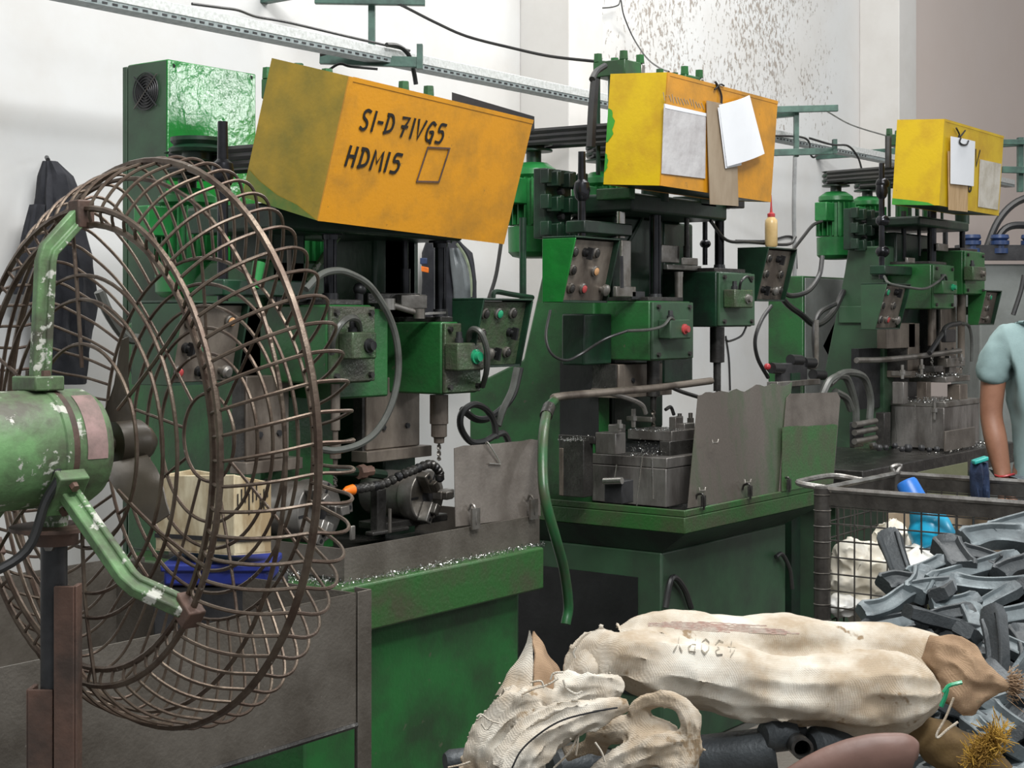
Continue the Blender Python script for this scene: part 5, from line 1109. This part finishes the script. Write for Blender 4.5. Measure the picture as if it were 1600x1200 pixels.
for i in range(8):
    e = pi/2*(i/7.5)-.12; R.append([PL(cos(a)*.09*cos(e), sin(a)*.103*cos(e)-.008+(.0 if sin(a) < .3 else -.012), 1.655+sin(e)*.115) for a in [2*pi*j/20 for j in range(20)]])
part('hair', g.rings(R), M['hair'], man)
S = {'v': (PL(0, .0, .80), (.158, .125)), 'w': (PL(0, .005, .90), (.158, .125)), 'b': (PL(0, .015, 1.05), (.15, .122)), 'c': (PL(0, .005, 1.26), (.165, .128)), 'n': (PL(0, -.005, 1.41), .085)}
SE = [('v', 'w'), ('w', 'b'), ('b', 'c'), ('c', 'n')]
for s, t in ((-1, 'r'), (1, 'l')):
    S.update({'s'+t: (PL(s*.17, 0, 1.362), .08), 'u'+t: (PL(s*.212, -.005, 1.29), .067), 'm'+t: (PL(s*.223, -.005, 1.205), .062)}); SE += [('c', 's'+t), ('s'+t, 'u'+t), ('u'+t, 'm'+t)]
sh_ = skin('tshirt', S, SE, 'shirt', 'c', 3)
tx = bpy.data.textures.new('folds', 'CLOUDS'); tx.noise_scale = .07
dm = sh_.modifiers.new('folds', 'DISPLACE'); dm.texture = tx; dm.strength = .022; dm.texture_coords = 'LOCAL'
J = {'w': (PL(0, 0, .91), (.155, .12))}; JE = []
for s, t in ((-1, 'r'), (1, 'l')):
    J.update({'h'+t: (PL(s*.085, 0, .84), .108), 'k'+t: (PL(s*.1, .02, .49), .075), 'a'+t: (PL(s*.1, -.02, .1), .062)}); JE += [('w', 'h'+t), ('h'+t, 'k'+t), ('k'+t, 'a'+t)]
jn = skin('jeans', J, JE, 'jeans', 'w')
dm = jn.modifiers.new('folds', 'DISPLACE'); dm.texture = tx; dm.strength = .015; dm.texture_coords = 'LOCAL'
part('wrist_thread', G().tube([PL(-.19+.031*cos(a), .045+.031*sin(a), .915+.004*sin(2*a)) for a in [2*pi*i/20 for i in range(20)]], .004, 6, 1, closed=True), M['red'], man)

# ------------------------------------------------------------------ heap of forgings in a crate
st = thing('steel_crate', 'low dark steel crate under the heap of forgings and the sacks', 'crate', (3.0, .9, 0))
for a in ((2.0, 4.0, 1.5, 1.51), (2.0, 4.0, .3, .31), (2.0, 2.01, .31, 1.5), (3.99, 4.0, .31, 1.5)): part('crate_wall', G().box(*a, 0, .6), M['bin'], st)
part('crate_floor', G().box(2.01, 3.99, .31, 1.5, .54, .56), M['bin'], st)
def hz(py): return 3.9-(py-810)/390*1.15
def iarm(path, hw, th, nrm, seg=5):      # forged arm: I-shaped section with raised lips, swelling to bosses at both ends
    P = spline(path, seg) if len(path) > 2 else [V(path[0]).lerp(V(path[1]), i/8) for i in range(9)]
    m = len(P); R = []; nrm = V(nrm).normalized()
    for i, p in enumerate(P):
        t = (P[min(i+1, m-1)]-P[max(i-1, 0)]).normalized(); s = t.cross(nrm).normalized(); u = s.cross(t).normalized(); e = i/(m-1)
        w = hw*(1+.35*(abs(2*e-1)**3)); k = th*(1+.25*(abs(2*e-1)**4)); d = k*(.45 if .08 < e < .92 else .95)
        if i in (0, m-1): w *= .72; k *= .75
        R.append([p+s*a*w+u*b for a, b in ((-1, -.7*k), (-.9, .9*k), (-.78, k), (-.66, k), (-.5, d), (.5, d), (.66, k), (.78, k), (.9, .9*k), (1, -.7*k), (.8, -k), (-.8, -k))])
    return G().rings(R)
FL = 'grey forged steel arm lying in the heap at the right edge'
def forge(px, hw, dark=0, label=None, nr=None, dz=0):
    pts = [D(x, y, hz(y)+dz) for x, y in px]; k = hz(px[0][1])/F; nr = nr or (-AWAY*.62+UP*.78)
    g = iarm(pts, hw*k, hw*k*.62, nr)
    lb = label or FL
    return solo('forged_arm', lb, 'forging', g, M['forging_dark' if dark else 'forging'], group='forged arms in the heap', smooth=45)
forge([(1505, 848), (1550, 838), (1610, 842)], 21, 0, 'thick rounded forged arm topmost in the heap at the right edge')
forge([(1548, 832), (1575, 822), (1640, 806)], 15, 0)
forge([(1476, 848), (1490, 868), (1506, 892)], 22, 1, 'dark rounded forging end leaning against the white bag')
forge([(1500, 862), (1530, 868), (1560, 880)], 14, 1)
forge([(1452, 912), (1510, 894), (1590, 872)], 15, 0, 'long straight forged arm with a raised lip, below the dark rounded forging')
forge([(1420, 900), (1448, 888), (1476, 876)], 12, 0)
forge([(1428, 930), (1440, 912), (1446, 895)], 20, 0, 'short T-shaped forging crossing the heap beside the cage corner')
forge([(1380, 915), (1400, 908), (1425, 914)], 17, 1)
forge([(1345, 958), (1385, 948), (1418, 926), (1450, 918), (1492, 918)], 15, 0, 'cranked forged arm reaching furthest left out of the heap')
forge([(1484, 908), (1540, 916), (1620, 914)], 14, 0, 'flat pale forged bar lying level across the heap')
forge([(1455, 946), (1490, 944), (1528, 936)], 13, 0)
forge([(1440, 976), (1475, 962), (1520, 955)], 14, 1)
forge([(1516, 950), (1528, 985), (1540, 1034)], 17, 0, 'upright forged channel arm behind the tail of the sack')
forge([(1545, 974), (1570, 966), (1620, 958)], 17, 0)
forge([(1548, 998), (1580, 1012), (1625, 1032)], 16, 0)
forge([(1560, 900), (1580, 888), (1615, 880)], 16, 1)
forge([(1530, 1108), (1565, 1135), (1612, 1168)], 26, 0, 'wide forged channel arm at the bottom right below the sack tail')
forge([(1512, 1125), (1540, 1150), (1572, 1186)], 16, 0)
forge([(1575, 1070), (1600, 1085), (1640, 1095)], 24, 1)
forge([(1590, 985), (1605, 1010), (1615, 1045)], 18, 1)
forge([(1560, 1190), (1590, 1195), (1630, 1200)], 22, 0)
forge([(1350, 985), (1390, 975), (1440, 968)], 15, 1, dz=.05)
protos = []
for kind in range(3):
    L = (.16, .2, .13)[kind]; bend = (.03, -.05, .0)[kind]
    g = iarm([V((-L, 0, 0)), V((-L*.3, bend, 0)), V((L*.4, bend*.6, 0)), V((L, -bend*.4, 0))], (.019, .023, .026)[kind], (.013, .014, .016)[kind], UP)
    protos.append(_mesh('forged_arm', g, V())); protos[-1].materials.append(M['forging' if kind < 1 else 'forging_dark'])
    for p in protos[-1].polygons: p.use_smooth = True
    protos[-1].set_sharp_from_angle(angle=radians(45))
for i in range(70):
    py = 880+random.random()*330; px = 1370+random.random()*260
    if py > 1040: px = 1500+random.random()*130
    o = bpy.data.objects.new('forged_arm', protos[i % 3]); C.objects.link(o)
    o.location = D(px, py, hz(py)+.045+.10*random.random()); o.rotation_euler = (random.gauss(0, .35), random.gauss(0, .35), random.random()*6.28)
    if i % 2: o.location.z -= .12*(py < 1040)
    tag(o, 'dark forged steel arm deeper in the heap at the right edge', 'forging', 'forged arms deeper in the heap')

# ------------------------------------------------------------------ woven sacks
def sk_loft(g, rows, Z, n=40, sub=7, amp=.12, seed=0, depth=1.0, pleat=0.0):
    R = []
    P = spline([V((r[0], r[1], r[2])) for r in rows], sub); ZZ = spline([V((r[3] if len(r) > 3 else 0, 0, 0)) for r in rows], sub)
    k = Z/F; cs = [D(p.x, p.y, Z+z.x) for p, z in zip(P, ZZ)]; m = len(cs)
    for i, c in enumerate(cs):
        t = (cs[min(i+1, m-1)]-cs[max(i-1, 0)]).normalized(); v = t.cross(AWAY).normalized(); w = v.cross(t).normalized(); r = max(P[i].z, .6)*k; row = []
        for j in range(n):
            a = 2*pi*j/n; q = 1+amp*noise.noise(V((cos(a)*1.6+seed, sin(a)*1.6, i*.22)))+amp*.5*noise.noise(V((cos(a)*4+seed, sin(a)*4, i*.5)))
            if pleat: q += pleat*(.45-abs(noise.noise(V((cos(a)*2.6+seed, sin(a)*2.6, i*.07))))*2.2)+pleat*.4*(.4-abs(noise.noise(V((cos(a)*5, sin(a)*5+seed, i*.16))))*2)
            row.append(c+(v*cos(a)+w*sin(a)*depth)*r*q)
        R.append(row)
    return g.rings(R)
def soft(o, vox, disp, size, smooth=4):
    r = o.modifiers.new('remesh', 'REMESH'); r.mode = 'VOXEL'; r.voxel_size = vox; r.use_smooth_shade = True
    s = o.modifiers.new('smooth', 'SMOOTH'); s.iterations = smooth; s.factor = .5
    for k, (d, z, ty) in enumerate(((disp, size, 'VORONOI'), (disp*.8, size*1.6, 'CLOUDS'), (disp*.45, size*.45, 'VORONOI'))):
        tx = bpy.data.textures.new('wrinkle', ty); tx.noise_scale = z
        if ty == 'VORONOI': tx.weight_1 = -1.0; tx.weight_2 = 1.0; tx.distance_metric = 'DISTANCE'
        dm = o.modifiers.new('wrinkle', 'DISPLACE'); dm.texture = tx; dm.strength = d*(.55 if ty == 'VORONOI' else .8); dm.texture_coords = 'LOCAL'
    s = o.modifiers.new('soften', 'SMOOTH'); s.iterations = 3; s.factor = .5
    return o
for o in BAGS: soft(o, .006, .022, .055, 1)
ZS = 2.7
sk = thing('woven_sack', 'large rolled white woven sack with faded red band and upside-down lettering, lying across the foreground', 'sack', D(1200, 1150, ZS))
g = G()
sk_loft(g, [(925, 1035, 36), (965, 1030, 55), (1030, 1040, 60), (1100, 1056, 60), (1200, 1076, 58), (1300, 1084, 66), (1390, 1082, 72), (1450, 1082, 52), (1478, 1082, 22)], ZS, amp=.1, seed=1, pleat=.12)
sk_loft(g, [(960, 995, 24, .06), (1000, 985, 34, .06), (1070, 988, 42, .08), (1200, 998, 46, .1), (1320, 1004, 46, .12), (1420, 1016, 46, .12), (1470, 1035, 44, .1)], ZS, amp=.08, seed=4, depth=1.2)
sk_loft(g, [(905, 1085, 16, -.03), (893, 1052, 20, -.03), (908, 1012, 22, -.02), (938, 988, 20, 0), (965, 990, 12, .02)], ZS, amp=.16, seed=7, depth=.7, pleat=.12)
sk_loft(g, [(925, 1085, 20, -.03), (948, 1055, 26, -.04), (962, 1010, 16, -.03)], ZS, amp=.16, seed=9, depth=.6, pleat=.15)
soft(part('sack_body', g, M['sack'], sk), .006, .034, .11, 2)
g = G()
sk_loft(g, [(1440, 1012, 30, .08), (1480, 1030, 44, .06), (1515, 1060, 46, .04), (1548, 1068, 30, .03), (1575, 1072, 14, .03), (1584, 1072, 6, .03)], ZS, amp=.2, seed=12, depth=.7, pleat=.35)
sk_loft(g, [(1490, 1070, 34, .03), (1510, 1100, 28, .02), (1515, 1125, 14, .02)], ZS, amp=.2, seed=14, depth=.5, pleat=.35)
soft(part('sack_tail', g, M['sack_brown'], sk, label='brown soiled tail of the sack'), .006, .02, .05, 2)
part('tie_string', G().tube([D(px, py, 2.62) for px, py in ((1474, 1082), (1482, 1072), (1494, 1068), (1503, 1066))], .0035, 6).tube([D(px, py, 2.62) for px, py in ((1480, 1076), (1476, 1090), (1470, 1104))], .004, 6), M['lens_green'], sk)
part('loose_thread', G().tube([D(px, py, 2.61) for px, py in ((1490, 1090), (1478, 1120), (1464, 1146), (1466, 1152), (1480, 1140), (1497, 1128))], .0022, 6), M['sack'], sk)
g = G()
for i in range(160):
    p = D(1578+random.gauss(0, 4), 1070+random.gauss(0, 9), 2.73); g.tube([p, p+RIGHT*(.005+.02*random.random())+UP*random.gauss(0, .01)+AWAY*random.gauss(0, .01)], .0007, 4, 1)
for i in range(0):
    t = random.random(); p = D(1490+85*t, 985+70*t+random.gauss(0, 3), 2.76); g.tube([p, p+UP*(.004+.01*random.random())+RIGHT*random.gauss(0, .006)], .0006, 4, 1)
part('frayed_edge', g, M['sack_brown'], sk, stuff=True, smooth=0)
s2 = thing('woven_sack', 'crumpled empty woven sack with a pointed corner, left of the large rolled sack', 'sack', D(850, 1200, 2.62))
g = G()
for rows, sd in (([(835, 1085, 40), (828, 1110, 46, -.02), (790, 1145, 40, -.03), (775, 1190, 44, -.03), (790, 1240, 44)], 1), ([(985, 1102, 10, -.06), (940, 1112, 18, -.07), (880, 1130, 26, -.08), (830, 1162, 32, -.09), (800, 1215, 34, -.1)], 2),
                 ([(865, 1085, 24), (910, 1078, 26), (955, 1075, 20), (975, 1082, 10)], 3), ([(985, 1118, 12, -.03), (1018, 1094, 13, -.04), (1055, 1098, 15, -.05), (1078, 1128, 16, -.06), (1076, 1172, 20, -.06), (1050, 1225, 24, -.06)], 4),
                 ([(915, 1148, 12), (965, 1140, 18, -.02), (1020, 1140, 18, -.03), (1058, 1148, 12, -.03)], 5), ([(930, 1220, 18, -.05), (975, 1185, 22, -.06), (1030, 1165, 24, -.06), (1062, 1158, 14, -.06)], 6), ([(880, 1180, 14, .0), (920, 1165, 12, .0), (950, 1175, 10, .0)], 7),
                 ([(760, 1190, 26, 0), (752, 1225, 26, 0)], 8)):
    sk_loft(g, [(r[0], r[1], r[2]*1.22, *r[3:]) for r in rows], 2.6, amp=.18, seed=20+sd, depth=.75, pleat=.42)
soft(part('sack_body', g, M['sack'], s2), .0045, .012, .035, 1)
# the pointed corner: an open flap
ap, bl, br, mid = D(832, 986, 2.66), D(776, 1088, 2.66), D(878, 1056, 2.70), D(832, 1095, 2.6)
g = G(); n = 12; R = []
def tri(a, b, c, seed, th):
    top, bot = [], []; f = []; v = []; id_ = {}
    nr = (b-a).cross(c-a).normalized()
    for i in range(n+1):
        for j in range(n+1-i):
            u, w = i/n, j/n; p = a*(1-u-w)+b*u+c*w; p = p+nr*(.012*noise.noise(p*28+V((seed, 0, 0)))+.02*u*w*4); id_[i, j] = len(v); v.append(p)
    N_ = len(v); v += [p+nr*th for p in v]
    for i in range(n):
        for j in range(n-i):
            f.append((id_[i, j], id_[i+1, j], id_[i, j+1])); f.append(tuple(N_+q for q in (id_[i, j+1], id_[i+1, j], id_[i, j])))
            if i+j < n-1: f.append((id_[i+1, j], id_[i+1, j+1], id_[i, j+1])); f.append(tuple(N_+q for q in (id_[i, j+1], id_[i+1, j+1], id_[i+1, j])))
    return v, f
g.add(*tri(ap, bl, mid+RIGHT*.0, 1, .002)); fl = part('pointed_flap', g, M['sack'], s2, smooth=60)
g = G(); g.add(*tri(ap, mid, br, 4, .002)); part('flap_inside', g, M['sack_brown'], s2, smooth=60)
for pts in (((745, 1120), (752, 1116), (765, 1125), (780, 1130)), ((752, 1130), (760, 1140), (770, 1128)), ((815, 1085), (835, 1076), (855, 1070), (872, 1060)), ((828, 1066), (845, 1064), (850, 1075)), ((880, 1062), (885, 1075), (900, 1084), (910, 1080)), ((900, 1012), (896, 1020), (899, 1028)), ((700, 1199), (720, 1195), (735, 1190)), ((865, 1200), (890, 1175), (903, 1150), (900, 1180)), ((930, 1160), (940, 1175), (945, 1190)), ((860, 1062), (865, 1052), (880, 1050))):
    part('loose_thread', G().tube([D(px, py, 2.52) for px, py in pts], .0018, 5), M['sack'], s2)
part('seam_line', G().tube([D(px, py, 2.435) for px, py in ((965, 1106), (930, 1112), (880, 1125), (845, 1145), (815, 1172), (800, 1200))], .0016, 5), M['iron'], s2)
s3 = thing('woven_sack', 'brown sack end with a yellow frayed fringe under the sack tail', 'sack', D(1500, 1200, 2.72))
g = G(); sk_loft(g, [(1400, 1150, 20), (1440, 1150, 36), (1480, 1168, 44), (1525, 1195, 44), (1560, 1225, 40)], 2.74, amp=.2, seed=40, depth=.7)
soft(part('sack_body', g, mat('ochre_sacking', (.16, .1, .035), (.07, .042, .02), .45, 8, .85, 0, .3, 90), s3), .007, .015, .05)
g = G()
for i in range(700):
    t = random.random(); p = D(1520+45*t+random.gauss(0, 7), 1195-48*t+random.gauss(0, 8), 2.66+random.gauss(0, .01)); g.tube([p, p+V((random.gauss(0, .012), random.gauss(0, .012), random.gauss(.006, .012)))], .0008, 4, 1)
part('frayed_fringe', g, M['straw'], s3, stuff=True, smooth=0)
bpy.context.view_layer.update()
# lettering printed on the sack: rays find the cloth
from mathutils.bvhtree import BVHTree
dg = bpy.context.evaluated_depsgraph_get()
body = [o for o in sk.children if o.name.startswith('sack_body')][0]
bv = BVHTree.FromObject(body, dg); off = WL[body]
def onsack(px, py, e=.0025):
    o = V((0, 0, H)); d = (D(px, py, 5)-o).normalized(); h = bv.ray_cast(o-off, d); return (h[0]+off if h[0] else D(px, py, ZS))-d*e
def sackfn(i, k): px = 1152-i; return onsack(px, 993+(px-1050)*.1+k)
write(sk, '43OPY', (0, 0), 23, 15, 6, .0028, 'ink_grey', sackfn, -AWAY)
g = G()
for r in range(7):
    y0_ = 966+r*2.1; prev = None
    a_, b_ = 3*random.random()*(1+abs(r-3)), 27-7*random.random()*(.3+abs(r-3)*.5)
    g.ribbon([onsack(1008+i*4.5+random.random()*2, y0_+i*.28+random.random()*1.2, .001) for i in range(54) if a_ < i/2 < b_], .0022, .0004, -AWAY)
part('faded_band', g, M['ink_red'], sk, stuff=True)
# iron parts under the sacks
ir = 'dark iron parts under the sack'
solo('round_bar', 'thick grey steel bar end under the rolled sack', 'bar', G().lathe(D(1085, 1186, 2.72), (D(1212, 1172, 2.7)-D(1085, 1186, 2.72)), [(0, .036), (.004, .04), (.138, .04), (.143, .036)], 28), M['forging_dark'])
solo('pipe_end', 'short dark pipe showing its round mouth under the sack', 'pipe', G().lathe(D(1254, 1170, 2.62), AWAY-UP*.1, [(.02, .013), (0, .014), (0, .019), (.12, .019)], 24, False, True), M['steel_dark'])
solo('curved_sheet', 'red-brown curved sheet at the bottom edge under the sack', 'sheet', sk_loft(G(), [(1230, 1222, 20), (1300, 1195, 30), (1370, 1180, 34), (1420, 1176, 28), (1434, 1178, 10)], 2.55, amp=.04, seed=50, depth=.6), M['brown_leather'], smooth=60)
for lab, px, py, r, L in (('dark iron block left of the pipe mouth', 1228, 1150, .03, .08), ('dark iron block right of the pipe mouth', 1310, 1168, .035, .1), ('dark round iron end below the crumpled sack', 905, 1200, .03, .1), ('small dark iron piece at the foot of the green base', 722, 1190, .02, .06)):
    c = D(px, py, 2.68); solo('iron_part', lab, 'iron part', G().lathe(c-RIGHT*L/2, RIGHT+AWAY*.4, [(0, r*.7), (.01, r), (L*.7, r), (L*.72, r*.6), (L, r*.6)], 16), M['forging_dark'])
